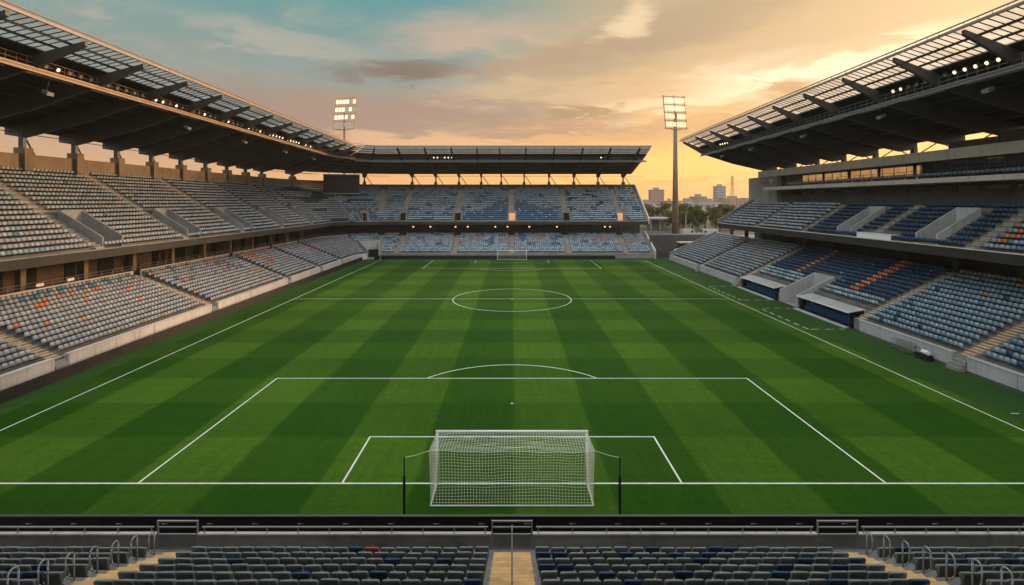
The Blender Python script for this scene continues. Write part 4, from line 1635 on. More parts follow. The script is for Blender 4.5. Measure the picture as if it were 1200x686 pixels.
for y in (21.2, 22.2):
    for x in (39.16, 39.9):
        mb = MB()
        mb.tube((x - 0.04, y, 0.18), (x + 0.04, y, 0.18), 0.18, n=12)
        mb.build('wheel', M_rubber, t)

# ------------------------------------------------------------------ near stand (the one the camera looks down over)
NZ0, NR, NT_, NY0 = 3.74, 0.35, 0.76, -10.95        # first row floor, rise, tread, front edge
NROWS = 9
stand = empty('grandstand', (0, -11, 0), 'near grandstand tier of charcoal seats with a low parapet', 'grandstand', 'grandstands round the pitch')
mb = MB()
for k in range(NROWS):
    y1 = NY0 - NT_ * k
    y0 = NY0 - NT_ * (k + 1)
    mb.box((-24, y0, -0.05), (24, y1 - (0.0 if k == 0 else 0.002), NZ0 + NR * k))
mb.build('terrace', M_terr, stand)
mb = MB()
mb.box((-24, NY0 + 0.003, -0.05), (24, -10.0, 3.3))
mb.build('walkway', M_conc, stand)
mb = MB()
mb.box((-60, -62, 26.0), (60, -18.0, 26.6))
shade_roof = mb.build('roof', M_soffit, stand)  # unseen roof added to keep sky light off near seats and pitch
for x in np.arange(-56, 57, 8):
    mb = MB()
    mb.box((x - 0.2, -60, 25.0), (x + 0.2, -19.0, 25.997))
    mb.build('girder', M_steel, shade_roof)  # unseen girder of the added roof
for x in np.arange(-56, 57, 16):
    mb = MB()
    mb.box((x - 0.5, -60, -0.05), (x + 0.5, -59, 24.997))
    mb.build('column', M_brown, stand)  # unseen column added to carry the light-blocking roof
GX = (-11.45, 0.0, 11.15)
GW = 1.42
edges = [-24] + [v for g in GX for v in (g - GW / 2, g + GW / 2)] + [24]
for a, b in zip(edges[::2], edges[1::2]):
    mb = MB()
    mb.box((a, -10.15, 3.303), (b, -10.0, 3.78))
    mb.build('parapet', M_conc, stand)
    mb = MB()
    mb.box((a, -10.17, 3.783), (b, -10.03, 3.83))
    mb.build('parapet_coping', M_pale, stand)
    rl = empty('railing', ((a + b) / 2, -10.1, 3.83), 'low grey tube railing on the parapet %s' % (
        'left of the leftmost gate' if a == -24 else 'right of the rightmost gate' if b == 24 else 'between the left and central gates' if b < 0 else 'between the central and right gates'),
        'railing', 'railings on the near parapet')
    mb = MB()
    mb.tube((a + 0.12, -10.1, 4.03), (b - 0.12, -10.1, 4.03), 0.03, n=8)
    mb.build('tube', M_rail, rl)
    n = max(1, int(round((b - a - 0.4) / 1.1)))
    for i in range(n + 1):
        x = a + 0.2 + (b - a - 0.4) * i / n
        mb = MB()
        mb.tube((x, -10.1, 3.832), (x, -10.1, 4.0), 0.02, n=6)
        mb.box((x - 0.03, -10.13, 3.833), (x + 0.03, -10.07, 3.842))
        mb.build('bracket', M_rail, rl)
M_gpanel = mat('grey_gate_panel', (0.22, 0.225, 0.22), 0.35, 0.15, 2)
for gx, nm in zip(GX, ('leftmost', 'central', 'rightmost')):
    g = empty('gate', (gx, -10.1, 3.3), '%s grey metal gate with solid lower panel in the near parapet' % nm, 'gate', 'gates in the near parapet')
    h = GW / 2 - 0.03
    mb = MB()
    for sx_ in (-1, 1):
        mb.box((gx + sx_ * h - 0.022, -10.14, 3.303), (gx + sx_ * h + 0.022, -10.09, 4.27))
    mb.box((gx - h + 0.025, -10.138, 4.22), (gx + h - 0.025, -10.092, 4.265))
    mb.box((gx - h + 0.025, -10.136, 4.02), (gx + h - 0.025, -10.094, 4.055))
    mb.box((gx - h + 0.025, -10.136, 3.77), (gx + h - 0.025, -10.094, 3.81))
    mb.box((gx - h + 0.025, -10.136, 3.32), (gx + h - 0.025, -10.094, 3.36))
    mb.build('frame', M_rail, g)
    mb = MB()
    mb.box((gx - h + 0.026, -10.12, 3.363), (gx + h - 0.026, -10.10, 3.767))
    mb.build('panel', M_gpanel, g)

# aisles of the near stand: painted steps
AX = (-10.85, 0.0, 10.75)
AW = (1.1, 1.28, 1.1)
for ax, aw in zip(AX, AW):
    for k in range(NROWS):
        y1 = NY0 - NT_ * k
        z = NZ0 + NR * k
        mb = MB()
        mb.box((ax - aw / 2, y1 - NT_ + 0.003, z + 0.002), (ax + aw / 2, y1 - 0.38, z + NR / 2), 0)
        mb.box((ax - aw / 2 + 0.05, y1 - 0.30, z + 0.002), (ax + aw / 2 - 0.05, y1 - 0.02, z + 0.009), 1)
        mb.box((ax - aw / 2 + 0.05, y1 - NT_ + 0.10, z + NR / 2 + 0.002), (ax + aw / 2 - 0.05, y1 - 0.40, z + NR / 2 + 0.009), 1)
        mb.build('step', [M_conc, M_yellow], stand)
    mb = MB()
    mb.box((ax - aw / 2, NY0 + 0.006, 3.303), (ax + aw / 2, NY0 + 0.33, 3.53), 0)
    mb.box((ax - aw / 2 + 0.05, NY0 + 0.03, 3.532), (ax + aw / 2 - 0.05, NY0 + 0.31, 3.539), 1)
    mb.build('step', [M_conc, M_yellow], stand)

# central handrail
hr = empty('handrail', (0, -13, 3.4), 'straight pale handrail running down the middle of the central steps', 'handrail')
mb = MB()
ya, za = -10.75, 4.5
yb, zb_ = NY0 - NT_ * 8, 4.62 + NR * 7.6
mb.tube((0, ya, za), (0, yb, zb_), 0.015, n=8)
mb.tube((0, ya, za), (0, ya, 3.302), 0.024, n=8)
mb.build('rail', M_galv, hr)
for k in range(0, 8, 2):
    y = NY0 - NT_ * k - 0.2
    mb = MB()
    t_ = (y - ya) / (yb - ya)
    mb.tube((0, y, NZ0 + NR * k + 0.01), (0, y, za + (zb_ - za) * t_ - 0.02), 0.022, n=8)
    mb.build('post', M_galv, hr)

# hoop handrails on the outer edge of the side aisles
hp = empty('hoop_rail', (0, 0, 0), None, 'handrail', 'hoop handrails along the side steps', org=False)
pts = [(0, 0.13, 0.003), (0, 0.13, 0.80)]
for i in range(1, 8):
    a = math.pi * i / 8
    pts.append((0, 0.13 * math.cos(a), 0.80 + 0.12 * math.sin(a)))
pts += [(0, -0.13, 0.80), (0, -0.13, 0.42), (0, 0.11, 0.12)]
mb = MB()
mb.path(pts, 0.021, 8)
mb.build('tube', M_galv, hp, smooth=True)
mb = MB()
mb.tube((0, 0.13, 0.0), (0, 0.13, 0.02), 0.06, n=10)
mb.build('base_plate', M_galv, hp)
hoops = []
for sx_, nm in ((-1, 'left'), (1, 'right')):
    for k in range(7):
        x = sx_ * 11.47 if sx_ < 0 else 11.38
        loc = (x, NY0 - NT_ * k - 0.42, NZ0 + NR * k)
        lb = 'steel hoop handrail at the %s row of the %s side steps' % (ORDS[k + 1], nm)
        if not hoops:
            hp.location = loc
            hp['label'] = lb
            hoops.append(hp)
        else:
            hoops.append(dup(hp, loc, 0, lb))


# ---- the nearest 300 seats, one object each with its parts
def rounded(wd0, wd1, z0, z1, r, n=5):
    """outline in x,z: bottom narrower wd0, top wd1, rounded top corners"""
    p = [(-wd0 / 2 + 0.03, z0), (wd0 / 2 - 0.03, z0), (wd0 / 2, z0 + 0.03)]
    for i in range(n + 1):
        a = math.pi / 2 * i / n
        p.append((wd1 / 2 - r + r * math.cos(a), z1 - r + r * math.sin(a)))
    for i in range(n + 1):
        a = math.pi / 2 + math.pi / 2 * i / n
        p.append((-wd1 / 2 + r + r * math.cos(a), z1 - r + r * math.sin(a)))
    p.append((-wd0 / 2, z0 + 0.03))
    return p


def make_back():
    bm = bmesh.new()
    ol = rounded(0.40, 0.455, 0.40, 0.83, 0.075)

    def place(x, z, off, sc):
        xx, zz = x * sc, 0.615 + (z - 0.615) * sc
        y = -0.17 - (zz - 0.40) * 0.20 + 1.1 * xx * xx * 0.35 + off
        return bm.verts.new((xx, y, zz))
    rings = [(0.018, 0.94), (0.026, 0.985), (0.0, 1.0), (-0.026, 0.985), (-0.034, 0.94)]
    vs = []
    for off, sc in rings:
        vs.append([place(x, z, off, sc) for x, z in ol])
    n = len(ol)
    for a, b in zip(vs, vs[1:]):
        for i in range(n):
            j = (i + 1) % n
            bm.faces.new((a[i], a[j], b[j], b[i]))
    # grid-free caps with a centre row so that the curve shows
    for ring, off in ((vs[0], 0.018), (vs[-1], -0.034)):
        cen = [bm.verts.new((0, -0.17 - (z - 0.40) * 0.20 + off, z)) for z in (0.5, 0.7)]
        for i in range(n):
            j = (i + 1) % n
            c = cen[0] if ring[i].co.z < 0.6 else cen[1]
            d = cen[0] if ring[j].co.z < 0.6 else cen[1]
            if c is d:
                bm.faces.new((ring[i], ring[j], c))
            else:
                bm.faces.new((ring[i], ring[j], d, c))
    bmesh.ops.recalc_face_normals(bm, faces=bm.faces)
    me = bpy.data.meshes.new('backrest')
    bm.to_mesh(me)
    bm.free()
    me.polygons.foreach_set('use_smooth', [True] * len(me.polygons))
    return me


def make_pan():
    bm = bmesh.new()
    ol = rounded(0.38, 0.42, 0.0, 0.35, 0.07)
    vs = []
    for off, sc in ((0.0, 0.93), (0.012, 1.0), (0.045, 1.0), (0.06, 0.93)):
        ring = []
        for x, z in ol:
            xx, l = x * sc, 0.175 + (z - 0.175) * sc
            a = R(76)            # tipped up
            y0, z0 = l * math.cos(a) - off * math.sin(a), l * math.sin(a) + off * math.cos(a)
            ring.append(bm.verts.new((xx, -0.135 + y0, 0.375 + z0)))
        vs.append(ring)
    n = len(ol)
    for a, b in zip(vs, vs[1:]):
        for i in range(n):
            j = (i + 1) % n
            bm.faces.new((a[i], a[j], b[j], b[i]))
    bm.faces.new(vs[0][::-1])
    bm.faces.new(vs[-1])
    bmesh.ops.recalc_face_normals(bm, faces=bm.faces)
    me = bpy.data.meshes.new('seat_pan')
    bm.to_mesh(me)
    bm.free()
    return me


back_me, pan_me = make_back(), make_pan()
mb = MB()
mb.box((-0.03, -0.335, 0.33), (0.03, -0.12, 0.37))
mb.box((-0.16, -0.17, 0.325), (-0.12, -0.09, 0.372))
mb.box((0.12, -0.17, 0.325), (0.16, -0.09, 0.372))
mb.box((-0.20, -0.16, 0.375), (0.20, -0.10, 0.41))
tmpb = mb.build('bracket', M_bracket)
brk_me = tmpb.data
bpy.data.objects.remove(tmpb)
VARS = {}
for key, mm in (('charcoal', M_char), ('navy', M_navy), ('orange-red', M_org)):
    b2, p2 = back_me.copy(), pan_me.copy()
    b2.name, p2.name = 'backrest', 'seat_pan'
    b2.materials.append(mm)
    p2.materials.append(mm)
    VARS[key] = (b2, p2)


def seat_proto(key):
    r_ = bpy.data.objects.new('stadium_seat', None)
    r_.empty_display_size = 0.2
    for nm, me in (('backrest', VARS[key][0]), ('seat_pan', VARS[key][1]), ('bracket', brk_me)):
        o = bpy.data.objects.new(nm, me)
        o.parent = r_
    return r_


cand = []
PITCH = 0.5
for k in range(NROWS - 1):
    y = NY0 - NT_ * k - 0.26
    z = NZ0 - 0.32 + NR * k
    blocks = [('outer', -1), ('inner', -1), ('inner', 1), ('outer', 1)]
    for kind, sg in blocks:
        if kind == 'inner':
            x0 = 0.70
            n = int((10.25 - x0) / PITCH)
        else:
            x0 = 11.62
            n = 12
        for i in range(n):
            x = x0 + PITCH * (i + 0.5)
            cand.append([k, kind, sg, i, sg * x, y, z])


def in_view(c):
    d = c[5] - CAMY
    px = 600 + c[4] / d * 605
    py = 236 + (CAMZ - (c[6] + 0.83)) / d * 605
    return -12 < px < 1212 and py < 684


vis = [c for c in cand if in_view(c)]
vis.sort(key=lambda c: (c[5] - CAMY) * 10 + abs(c[4]) * 0.01)
odd = [c for c in vis if c[0] == 0 and c[1] == 'inner' and c[2] == -1 and c[3] == 7]
near300 = [c for c in vis if c not in odd][:299] + odd
rest = [c for c in cand if c not in near300]
protos = {}
SPECIAL = {(0, -1): {4: 'orange-red'}}
rs = random.Random(5)
for c in near300:
    k, kind, sg, i, x, y, z = c
    key = 'charcoal'
    if rs.random() < 0.10:
        key = 'navy'
    if k == 0 and kind == 'inner' and sg == -1 and i in (7, ):
        key = 'orange-red'
    side = 'left' if sg < 0 else 'right'
    lb = '%s plastic seat in the %s row, %s place %s' % (
        key, ORDS[k + 1], ORDS[i + 1], ('%s of the central steps' % side) if kind == 'inner' else ('beyond the %s side steps' % side))
    if key not in protos:
        p = seat_proto(key)
        col.objects.link(p)
        for ch in p.children:
            col.objects.link(ch)
        protos[key] = p
    else:
        p = copy_tree(protos[key])
    p.location = (x, y + rs.uniform(-0.01, 0.01), z)
    p.rotation_euler = (rs.uniform(-0.02, 0.02), 0, rs.uniform(-0.03, 0.03))
    tag(p, lb, 'stadium seat', '%s seats of the near stand' % key)
for c in rest:
    SEATS.append((c[4], c[5], c[6], 1.0, 0.0, CHAR if rs.random() > 0.1 else NAVY))
print('near seats in view', len(vis))
nv, nf = [], []
for me_ in (back_me, pan_me):
    b0 = len(nv)
    nv += [tuple(q.co) for q in me_.vertices]
    nf += [tuple(b0 + i for i in p.vertices) for p in me_.polygons]
flush_seats(np.array(nv), nf)

# ------------------------------------------------------------------ floodlights on the catwalks, loudspeakers under them
def lamp_proto(lit):
    """aims along local -x, hung from the catwalk rail"""
    o = bpy.data.objects.new('floodlight', None)
    o.empty_display_size = 0.2
    mb = MB()
    mb.slab([(-0.1, -0.3, -0.02), (-0.1, 0.3, -0.02), (0.16, 0.22, -0.02), (0.16, -0.22, -0.02)], (0, 0, 0.44))
    h = mb.build('housing', M_steel)
    mb = MB()
    mb.tube((-0.135, 0, 0.2), (-0.103, 0, 0.2), 0.17, n=14)
    l = mb.build('lens', M_lampw if lit else M_lampo)
    mb = MB()
    mb.path([(0.05, -0.36, 0.2), (0.05, -0.36, -0.25), (0.05, 0.36, -0.25), (0.05, 0.36, 0.2)], 0.025, 4)
    y = mb.build('yoke', M_steel)
    for q in (h, l, y):
        q.parent = o
    return o


LP = {}


def floodlight(path, s, o, z, lit, label, grp):
    p, n = path.frame(s)
    x, y, zz = path.at(s, o, z)
    if lit not in LP:
        q = lamp_proto(lit)
        col.objects.link(q)
        LP[lit] = q
    else:
        q = copy_tree(LP[lit])
    q.location = (x, y, zz)
    q.rotation_euler = (0, R(-22), math.atan2(n[1], n[0]))
    tag(q, label, 'floodlight', grp)


cnt = 0
for g, (y0, off, pat) in enumerate(((21.65, 0, (0, 1, 0, 0, 0)), (29.4, 0, (0, 0, 0, 0, 0)), (37.15, 0, (1, 1, 0, 1, 0)), (44.9, 0, (0, 0, 1, 0, 0)), (52.65, 0, (0, 1, 0, 0, 0)), (60.4, 0, (1, 0, 0, 1, 0)), (68.15, 0, (1, 1, 1, 1, 1)), (75.9, 0, (1, 1, 1, 1, 1)), (83.65, 0, (0, 1, 0, 1, 0)))):
    for i, lt in enumerate(pat):
        floodlight(BOWL, y0 + 0.9 + i * 1.35, 6.1, 27.55 + lip_dz(y0), bool(lt),
                   '%s floodlight, %s along the catwalk in the %s lamp group of the touchline roof' % ('lit' if lt else 'unlit', ORDS[i + 1], ORDS[g + 1]), 'floodlights of the touchline roof')
for g, (x0, pat) in enumerate(((-21.5, (1, 1, 0, 1, 1, 1)), (24.5, (1, 0, 1, 0, 0, 0)))):
    for i, lt in enumerate(pat):
        floodlight(BOWL, FX + x0 + i * 1.0, 6.1, 27.5 + lip_dz(FX), bool(lt),
                   '%s floodlight, %s from the left in the %s group on the far roof' % ('lit' if lt else 'unlit', ORDS[i + 1], 'left' if g == 0 else 'right'), 'floodlights of the far roof')
for g, (y0, pat) in enumerate(((17.3, (1, 1, 1, 1, 1, 0)), (25.5, (0, 0, 0, 1, 1)), (74.5, (1, 1, 1, 1, 1)))):
    for i, lt in enumerate(pat):
        floodlight(SIDE, y0 + 1.2 + i * 1.15, 3.3, 27.3 + dz_r(y0), bool(lt),
                   '%s floodlight, %s along the catwalk in the %s lamp group of the main stand roof' % ('lit' if lt else 'unlit', ORDS[i + 1], ORDS[g + 1]), 'floodlights of the main stand roof')
for i_ in range(0):
    pass

sp0 = None


def loudspeaker(path, s, o, z, label):
    global sp0
    p, n = path.frame(s)
    loc = path.at(s, o, z)
    if sp0 is None:
        q = empty('loudspeaker', (0, 0, 0), None, 'loudspeaker', 'loudspeakers hanging under the roofs', org=False)
        mb = MB()
        mb.tube((0, 0, 1.3), (0, 0, 0.25), 0.035, n=5)
        mb.build('hanger', M_steel, q)
        mb = MB()
        mb.slab([(-0.5, -0.38, -0.1), (-0.5, 0.38, -0.1), (0.25, 0.22, -0.02), (0.25, -0.22, -0.02)], (0, 0, 0.34))
        mb.build('horn', M_galv, q)
        sp0 = q
    else:
        q = copy_tree(sp0)
    q.location = loc
    q.rotation_euler = (0, R(-18), math.atan2(n[1], n[0]))
    q['label'] = label


for i, y in enumerate((23.0, 44.9, 60.4, 76.2, 91.0)):
    loudspeaker(BOWL, y, 6.4, 25.2 + lip_dz(y), 'grey horn loudspeaker, %s under the touchline roof counting towards the corner' % ORDS[i + 1])
for i, y in enumerate((19.8, 33.6, 50.0, 67.0, 80.0)):
    loudspeaker(SIDE, y, 3.6, 25.0 + dz_r(y), 'grey horn loudspeaker, %s under the main stand roof counting from the near end' % ORDS[i + 1])

# ------------------------------------------------------------------ scoreboard hung in the corner
sb = empty('scoreboard', (-48.3, 118.6, 20.0), 'black blank scoreboard hung under the roof in the far corner', 'scoreboard', org=False)
mb = MB()
mb.box((-4.9, -0.25, -2.5), (4.9, 0.25, 2.6))
mb.build('screen', M_black, sb)
mb = MB()
mb.box((-5.05, -0.3, -2.72), (5.05, 0.3, -2.503))
mb.box((-5.05, -0.3, 2.603), (5.05, 0.3, 2.85))
mb.build('frame', M_rail, sb)
for x in (-3.5, 3.5):
    mb = MB()
    mb.tube((x, 0.1, 2.8), (x, 0.1, 5.8), 0.09, n=6)
    mb.build('hanger', M_steel, sb)
sb.rotation_euler = (0, 0, R(14))


# ------------------------------------------------------------------ floodlight masts
def mast(loc, h0, wd, ht, label, litfn, rpole, tilt, yaw):
    m_ = empty('floodlight_mast', loc, label, 'floodlight mast', 'floodlight masts beyond the stands', org=False)
    mb = MB()
    mb.tube((0, 0, 0), (0, 0, h0 + ht * 0.5), rpole, rpole * 0.42, n=14)
    mb.build('pole', M_pole, m_, smooth=True)
    T_ = Matrix.Translation((0, -0.5, h0)) @ Matrix.Rotation(R(tilt), 4, 'X')

    def tp(x, z, y=0.0):
        return tuple(T_ @ Vector((x, y, z)))
    mb = MB()
    for x in (-wd / 2, 0, wd / 2):
        mb.tube(tp(x, -0.1), tp(x, ht + 0.4), 0.16, n=5)
    for r_ in range(5):
        z = ht * r_ / 4
        mb.tube(tp(-wd / 2 - 0.3, z), tp(wd / 2 + 0.3, z), 0.15, n=5)
    for q in (-wd / 2, wd / 2):
        mb.tube(tp(q, 0.2, 0), (0, 0, h0 - 0.5), 0.08, n=5)
    mb.build('lamp_frame', M_mast, m_)
    for r_ in range(4):
        for c in range(6):
            x = -wd / 2 + wd * (c + 0.5) / 6
            z = ht * (r_ + 0.5) / 4
            mb = MB()
            w2, h2 = wd / 6 * 0.33, ht / 8 * 0.52
            mb.hexa([tp(x - w2, z - h2, -0.25), tp(x + w2, z - h2, -0.25), tp(x + w2 * 0.6, z - h2 * 0.6, 0.25), tp(x - w2 * 0.6, z - h2 * 0.6, 0.25),
                     tp(x - w2, z + h2, -0.25), tp(x + w2, z + h2, -0.25), tp(x + w2 * 0.6, z + h2 * 0.6, 0.25), tp(x - w2 * 0.6, z + h2 * 0.6, 0.25)])
            mb.build('lamp', M_mlamp if litfn(r_, c) else M_lampo, m_)
    m_.rotation_euler = (0, 0, R(yaw))
    return m_


mast((-55.5, 143, 0), 35.0 + 4, 7.6, 12.6 * 0.85, 'floodlight mast rising behind the corner of the joined stands, lamps partly lit', lambda r_, c: r_ > 0 and (c < 3 or (r_ + c) % 2 == 0), 0.6, -10, -14)
mast((47.4, 122, 0), 36.0 + 0.2, 6.6, 9.6, 'tall floodlight mast standing in the gap between two stands, lamps lit', lambda r_, c: True, 1.05, -9, 12)

# ------------------------------------------------------------------ beyond the gap: bank, road, vehicles, trees, town
mb = MB()
mb.box((37.5, 112.5, -0.05), (62, 113.1, 6.0))
bw = tag(mb.build('retaining_wall', M_dkconc), 'dark concrete retaining wall closing the gap between the two stands', 'wall')
mb = MB()
mb.box((37.5, 112.45, 6.003), (62, 113.2, 6.25))
o = mb.build('coping', M_conc, bw)
mb = MB()
mb.quad((39.0, 113.1, 5.2), (1890, 113.1, 5.2), (1890, 150, 5.2), (39.0, 150, 5.2))
mb.quad((-1500, 150, 5.2), (1890, 150, 5.2), (1890, 1890, 5.2), (-1500, 1890, 5.2))
tag(mb.build('terrain', M_earth, fix=False), kind='structure')
mb = MB()
mb.quad((30, 124, 5.21), (400, 124, 5.21), (400, 136, 5.21), (30, 136, 5.21))
tag(mb.build('road', M_asph, fix=False), kind='structure')

sh = empty('shelter', (46.5, 109.8, 0), 'small open shelter with flat pale roof in front of the retaining wall', 'shelter')
mb = MB()
mb.box((44.2, 108.4, 4.1), (48.8, 111.2, 4.4))
mb.build('roof', M_pale, sh)
for x in (44.5, 48.5):
    for y in (108.7, 110.9):
        mb = MB()
        mb.tube((x, y, 0), (x, y, 4.1), 0.09, n=6)
        mb.build('post', M_steel, sh)
mb = MB()
mb.box((44.6, 111.0, 0), (48.4, 111.1, 4.05))
mb.build('back_panel', M_dkconc, sh)
pr = empty('parasol', (43.3, 107.6, 0), 'small white parasol beside the shelter near the corner of the pitch', 'parasol')
mb = MB()
mb.tube((43.3, 107.6, 0), (43.3, 107.6, 2.4), 0.04, n=6)
mb.build('pole', M_steel, pr)
mb = MB()
mb.tube((43.3, 107.6, 2.0), (43.3, 107.6, 2.5), 0.95, 0.75, n=12)
mb.tube((43.3, 107.6, 2.503), (43.3, 107.6, 2.8), 0.75, 0.06, n=12)
mb.build('canopy', M_white, pr)
pv = empty('pavilion', (52.5, 152, 5.2), 'pale flat roofed pavilion on posts beyond the far stand', 'pavilion')
mb = MB()
mb.box((47.0, 148, 9.0), (54.3, 156, 9.6))
mb.build('roof', M_wallw, pv)
for x in (47.5, 50.6, 53.8):
    mb = MB()
    mb.tube((x, 148.6, 5.2), (x, 148.6, 9.0), 0.12, n=6)
    mb.build('post', M_wallw, pv)
mb = MB()
mb.box((47.5, 155, 5.2), (53.8, 155.3, 8.99))
mb.build('wall', M_conc, pv)


def van(loc, rz, label, L=5.2):
    v = empty('parked_van', loc, label, 'van', 'vehicles parked beyond the wall', org=False)
    h = L / 2
    mb = MB()
    mb.slab([(-h, -0.95, 0.35), (h, -0.95, 0.35), (h, -0.95, 1.05), (h - 0.7, -0.95, 1.2), (h - 1.3, -0.95, 2.05), (h - 1.6, -0.95, 2.2), (-h, -0.95, 2.2)], (0, 1.9, 0))
    mb.build('body', M_vanw, v)
    for x in (-h + 1.0, h - 0.95):
        for y in (-0.98, 0.98):
            mb = MB()
            mb.tube((x, y - 0.1, 0.33), (x, y + 0.1, 0.33), 0.33, n=12)
            mb.build('wheel', M_rubber, v)
    for y in (-0.96, 0.96):
        mb = MB()
        mb.box((h - 2.0, y - 0.01, 1.25), (h - 1.45, y + 0.01, 1.85))
        mb.build('window', M_dglass, v)
    mb = MB()
    mb.slab([(h - 0.69, -0.85, 1.24), (h - 0.69, 0.85, 1.24), (h - 1.27, 0.85, 2.04), (h - 1.27, -0.85, 2.04)], (0.03, 0, 0.02))
    mb.build('windscreen', M_dglass, v)
    v.rotation_euler = (0, 0, R(rz))


van((49.8, 117.2, 5.2), 4, 'white van parked behind the retaining wall, nearer the tall mast', 4.4)
van((54.6, 116.5, 5.2), 184, 'white van parked behind the retaining wall, nearer the main stand', 5.4)


def street_lamp(loc, h, label):
    s_ = empty('street_lamp', loc, label, 'street lamp', 'street lamps beyond the wall')
    x, y, z = loc
    mb = MB()
    mb.tube((x, y, z), (x, y, z + h), 0.2, 0.12, n=8)
    mb.build('pole', M_galv, s_)
    mb = MB()
    mb.bar((x, y, z + h), (x + 0.9, y, z + h + 0.1), 0.25, 0.12)
    mb.build('lamp_head', M_galv, s_)


street_lamp((54.8, 135, 5.2), 6.5, 'taller grey street lamp post among the trees near the mast')
street_lamp((62.5, 137, 5.2), 5.2, 'shorter grey street lamp post close to the main stand roofline')


# trees: many leaf faces in uneven clumps
def tree_proto(name, H, W, seed, m, n=1500):
    rr = np.random.default_rng(seed)
    t_ = empty(name, (0, 0, 0), None, 'tree', 'trees beyond the wall', org=False)
    mb = MB()
    mb.tube((0, 0, 0), (0.1, 0, H * 0.45), 0.28, 0.16, n=7)
    for q in range(6):
        a = q * 1.05 + seed
        mb.tube((0.1, 0, H * (0.28 + 0.03 * q)), (math.cos(a) * W * 0.3, math.sin(a) * W * 0.3, H * (0.55 + 0.05 * q)), 0.1, 0.04, n=5)
    mb.build('trunk', M_trunk, t_)
    mb = MB()
    cl = []
    for q in range(16):
        a = rr.uniform(0, 2 * math.pi)
        rad = W / 2 * math.sqrt(rr.uniform(0, 1)) * 0.8
        zz = H * rr.uniform(0.22, 0.92)
        sh_ = 1 - abs(zz / H - 0.6) * 1.1
        cl.append((math.cos(a) * rad * sh_, math.sin(a) * rad * sh_, zz, rr.uniform(0.10, 0.2) * W))
    for i in range(n):
        c = cl[rr.integers(len(cl))]
        d = rr.normal(size=3)
        d /= np.linalg.norm(d)
        p = Vector(c[:3]) + Vector(d) * c[3] * rr.uniform(0.55, 1.05)
        u = Vector(rr.normal(size=3)).normalized()
        v_ = u.cross(Vector(d)).normalized() if u.cross(Vector(d)).length > 0.1 else Vector((1, 0, 0))
        s_ = rr.uniform(0.16, 0.42)
        mb.quad(p - u * s_, p + v_ * s_ * 0.6, p + u * s_, p - v_ * s_ * 0.6)
    mb.build('crown', m, t_, fix=False)
    return t_


TP = [tree_proto('broadleaf_tree', 10, 8.5, 3, M_leaf), tree_proto('broadleaf_tree', 9, 9, 8, M_leaf2), tree_proto('broadleaf_tree', 11, 7.5, 14, M_leaf)]
ORDT = ORDS[1:21] + ['twenty-' + q for q in ORDS[1:10]] + ['thirtieth'] + ['thirty-' + q for q in ORDS[1:10]]
used = [False] * 3
TREES = [(52.5, 158, 2, 0.8), (60.5, 156, 1, 0.85), (65, 158, 0, 0.9), (72.5, 156, 2, 0.85), (79, 152, 0, 0.85), (84, 158, 1, 0.9), (56, 190, 2, 1.0), (64, 184, 0, 1.0), (70, 176, 1, 1.0), (80, 178, 0, 1.05), (45, 215, 0, 1.1), (72, 214, 2, 1.2), (82, 222, 0, 1.2), (103, 200, 1, 1.2), (54.5, 146, 0, 0.75), (58.5, 148, 0, 0.82), (62.5, 146, 2, 0.72), (66.5, 150, 0, 0.85), (70.0, 146, 1, 0.72), (51.0, 166, 1, 0.85), (57.0, 164, 1, 0.95), (63.0, 166, 2, 1.05), (69.5, 165, 0, 1.0),
         (76.0, 160, 1, 0.95), (81.0, 166, 2, 0.95), (87.0, 170, 0, 1.0), (48.0, 180, 0, 0.9), (75.0, 185, 0, 1.15), (84.0, 190, 1, 1.1), (92.0, 192, 2, 1.1), (98, 210, 0, 1.2), (60, 200, 2, 1.1), (52, 205, 1, 1.0),
         (75.5, 148, 0, 0.8), (108, 225, 1, 1.3), (66, 230, 0, 1.2), (90, 240, 2, 1.2)]
names = ['dense green', 'yellowish', 'tall dark green']
for i, (x, y, k, sc) in enumerate(TREES):
    lb = '%s tree beyond the wall, %s in the belt counting from the stadium' % (names[k], ORDT[i])
    if not used[k]:
        q = TP[k]
        used[k] = True
    else:
        q = copy_tree(TP[k])
    q.location = (x, y, 5.2)
    q.rotation_euler = (0, 0, i * 1.7)
    sc *= 0.92 if y < 160 else 0.74
    q.scale = (sc * 1.1, sc * 1.1, sc * random.uniform(0.85, 1.1))
    q['label'] = lb

# town buildings
def building(x, y, wx, wy, h, m, name, label, roofstep=True, extra=None):
    b = empty(name, (x, y, 5.2), label, 'building', 'town buildings on the horizon')
    mb = MB()
    mb.box((x - wx / 2, y - wy / 2, 5.2), (x + wx / 2, y + wy / 2, 5.2 + h))
    mb.build('wall', m, b)
    mb = MB()
    mb.box((x - wx / 2 - 0.3, y - wy / 2 - 0.3, 5.203 + h), (x + wx / 2 + 0.3, y + wy / 2 + 0.3, 5.7 + h))
    if roofstep:
        mb.box((x - wx * 0.2, y - wy * 0.3, 5.703 + h), (x + wx * 0.15, y + wy * 0.2, 8.2 + h))
    mb.build('roof', M_conc, b)


def at(px, ytop, d):
    return (px - 600) * d / 605, CAMZ + (236 - ytop) * d / 605


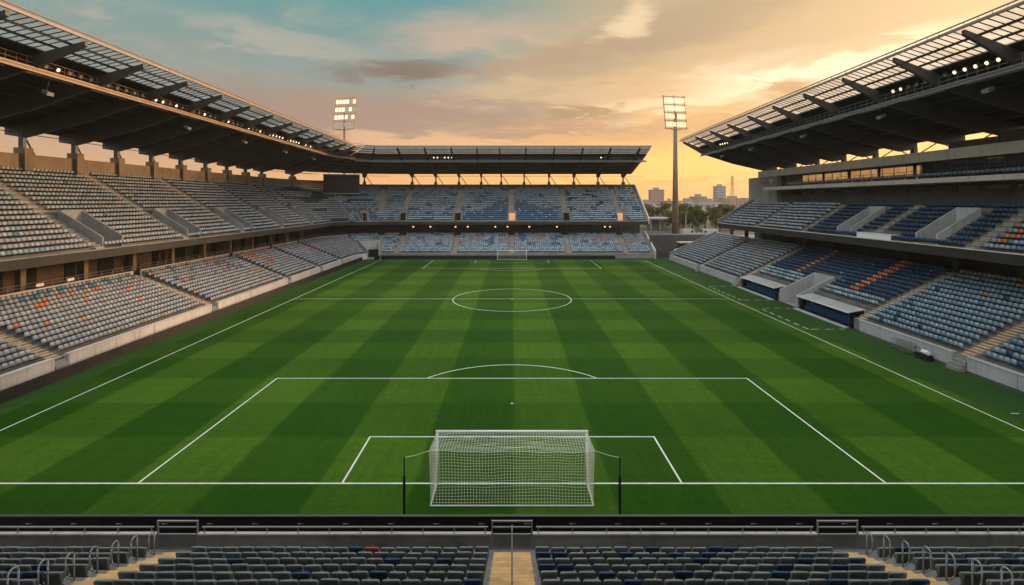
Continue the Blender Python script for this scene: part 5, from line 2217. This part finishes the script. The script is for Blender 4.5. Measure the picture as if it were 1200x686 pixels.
TOWN = [(769, 223, 620, 15, F_B, 'tower_block', 'brown tower block nearest the tall floodlight mast'),
        (843, 219, 640, 11.5, F_C, 'tower_block', 'slim grey tower block near the main stand roof'),
        (818, 231, 560, 14, F_B, 'apartment_building', 'low reddish building between the two tower blocks'),
        (806, 236, 520, 20, F_A, 'apartment_building', 'wide pale building right behind the mast'),
        (829, 237, 430, 18, F_A, 'apartment_building', 'pale low building under the slim tower'),
        (858, 233, 560, 24, F_B, 'apartment_building', 'brownish building at the foot of the lattice mast'),
        (784, 236, 600, 9, F_B, 'apartment_building', 'small brownish building between the mast and the brown tower'),
        (874, 235, 600, 22, F_C, 'apartment_building', 'grey building close to the main stand end'),
        (758, 238, 470, 16, F_A, 'apartment_building', 'pale building partly hidden by the far stand'),
        (772, 244, 330, 12, F_A, 'house', 'low pale house below the brown tower block'),
        (812, 243, 300, 9, F_A, 'house', 'low pale house left of the bright white house'),
        (826, 241, 280, 8, F_A, 'house', 'bright white house in front of the slim tower'),
        (845, 243, 320, 14, F_C, 'house', 'dark roofed house below the slim tower'),
        (868, 242, 340, 14, F_A, 'house', 'pale house beside the main stand end')]
for px, yt, d, wx, m, nm, lb in TOWN:
    x, z = at(px, yt, d)
    building(x, d + CAMY, wx, min(wx, 14), z - 5.2, m, nm, lb, roofstep=nm != 'house')
lt = empty('lattice_mast', (*((at(858, 205, 540))[0:1]), 540 + CAMY, 5.2), 'thin steel lattice mast standing over the town rooftops', 'mast')
x, z = at(858, 206, 540)
mb = MB()
hw_ = 2.0
for a, b in ((-1, -1), (1, -1), (1, 1), (-1, 1)):
    mb.tube((x + a * hw_, 512 + b * hw_, 5.2), (x + a * 0.5, 512 + b * 0.5, z), 0.25, n=4)
for i in range(9):
    t0, t1 = i / 9, (i + 1) / 9
    r0, r1 = hw_ + (0.5 - hw_) * t0, hw_ + (0.5 - hw_) * t1
    z0, z1 = 5.2 + (z - 5.2) * t0, 5.2 + (z - 5.2) * t1
    for sg in (-1, 1):
        mb.tube((x - r0 * sg, 512 - r0, z0), (x + r1 * sg, 512 - r1, z1), 0.16, n=4)
mb.build('lattice', M_trim, lt)
for zz in (z * 0.8, z * 0.93):
    mb = MB()
    mb.tube((x - 1.4, 510.5, zz), (x + 1.4, 510.5, zz), 0.6, n=8)
    mb.build('antenna', M_galv, lt)

# ------------------------------------------------------------------ evening haze
hm = bpy.data.materials.new('evening_haze')
hm.use_nodes = True
ht = hm.node_tree
ht.nodes.clear()
pvn = ht.nodes.new('ShaderNodeVolumePrincipled')
pvn.inputs['Color'].default_value = (0.95, 0.88, 0.80, 1)
pvn.inputs['Density'].default_value = 0.0002
pvn.inputs['Anisotropy'].default_value = 0.3
ho = ht.nodes.new('ShaderNodeOutputMaterial')
ht.links.new(pvn.outputs[0], ho.inputs['Volume'])
mb = MB()
mb.box((-2000, -2000, -1.1), (2000, 2000, 70))
tag(mb.build('haze', hm), kind='stuff')
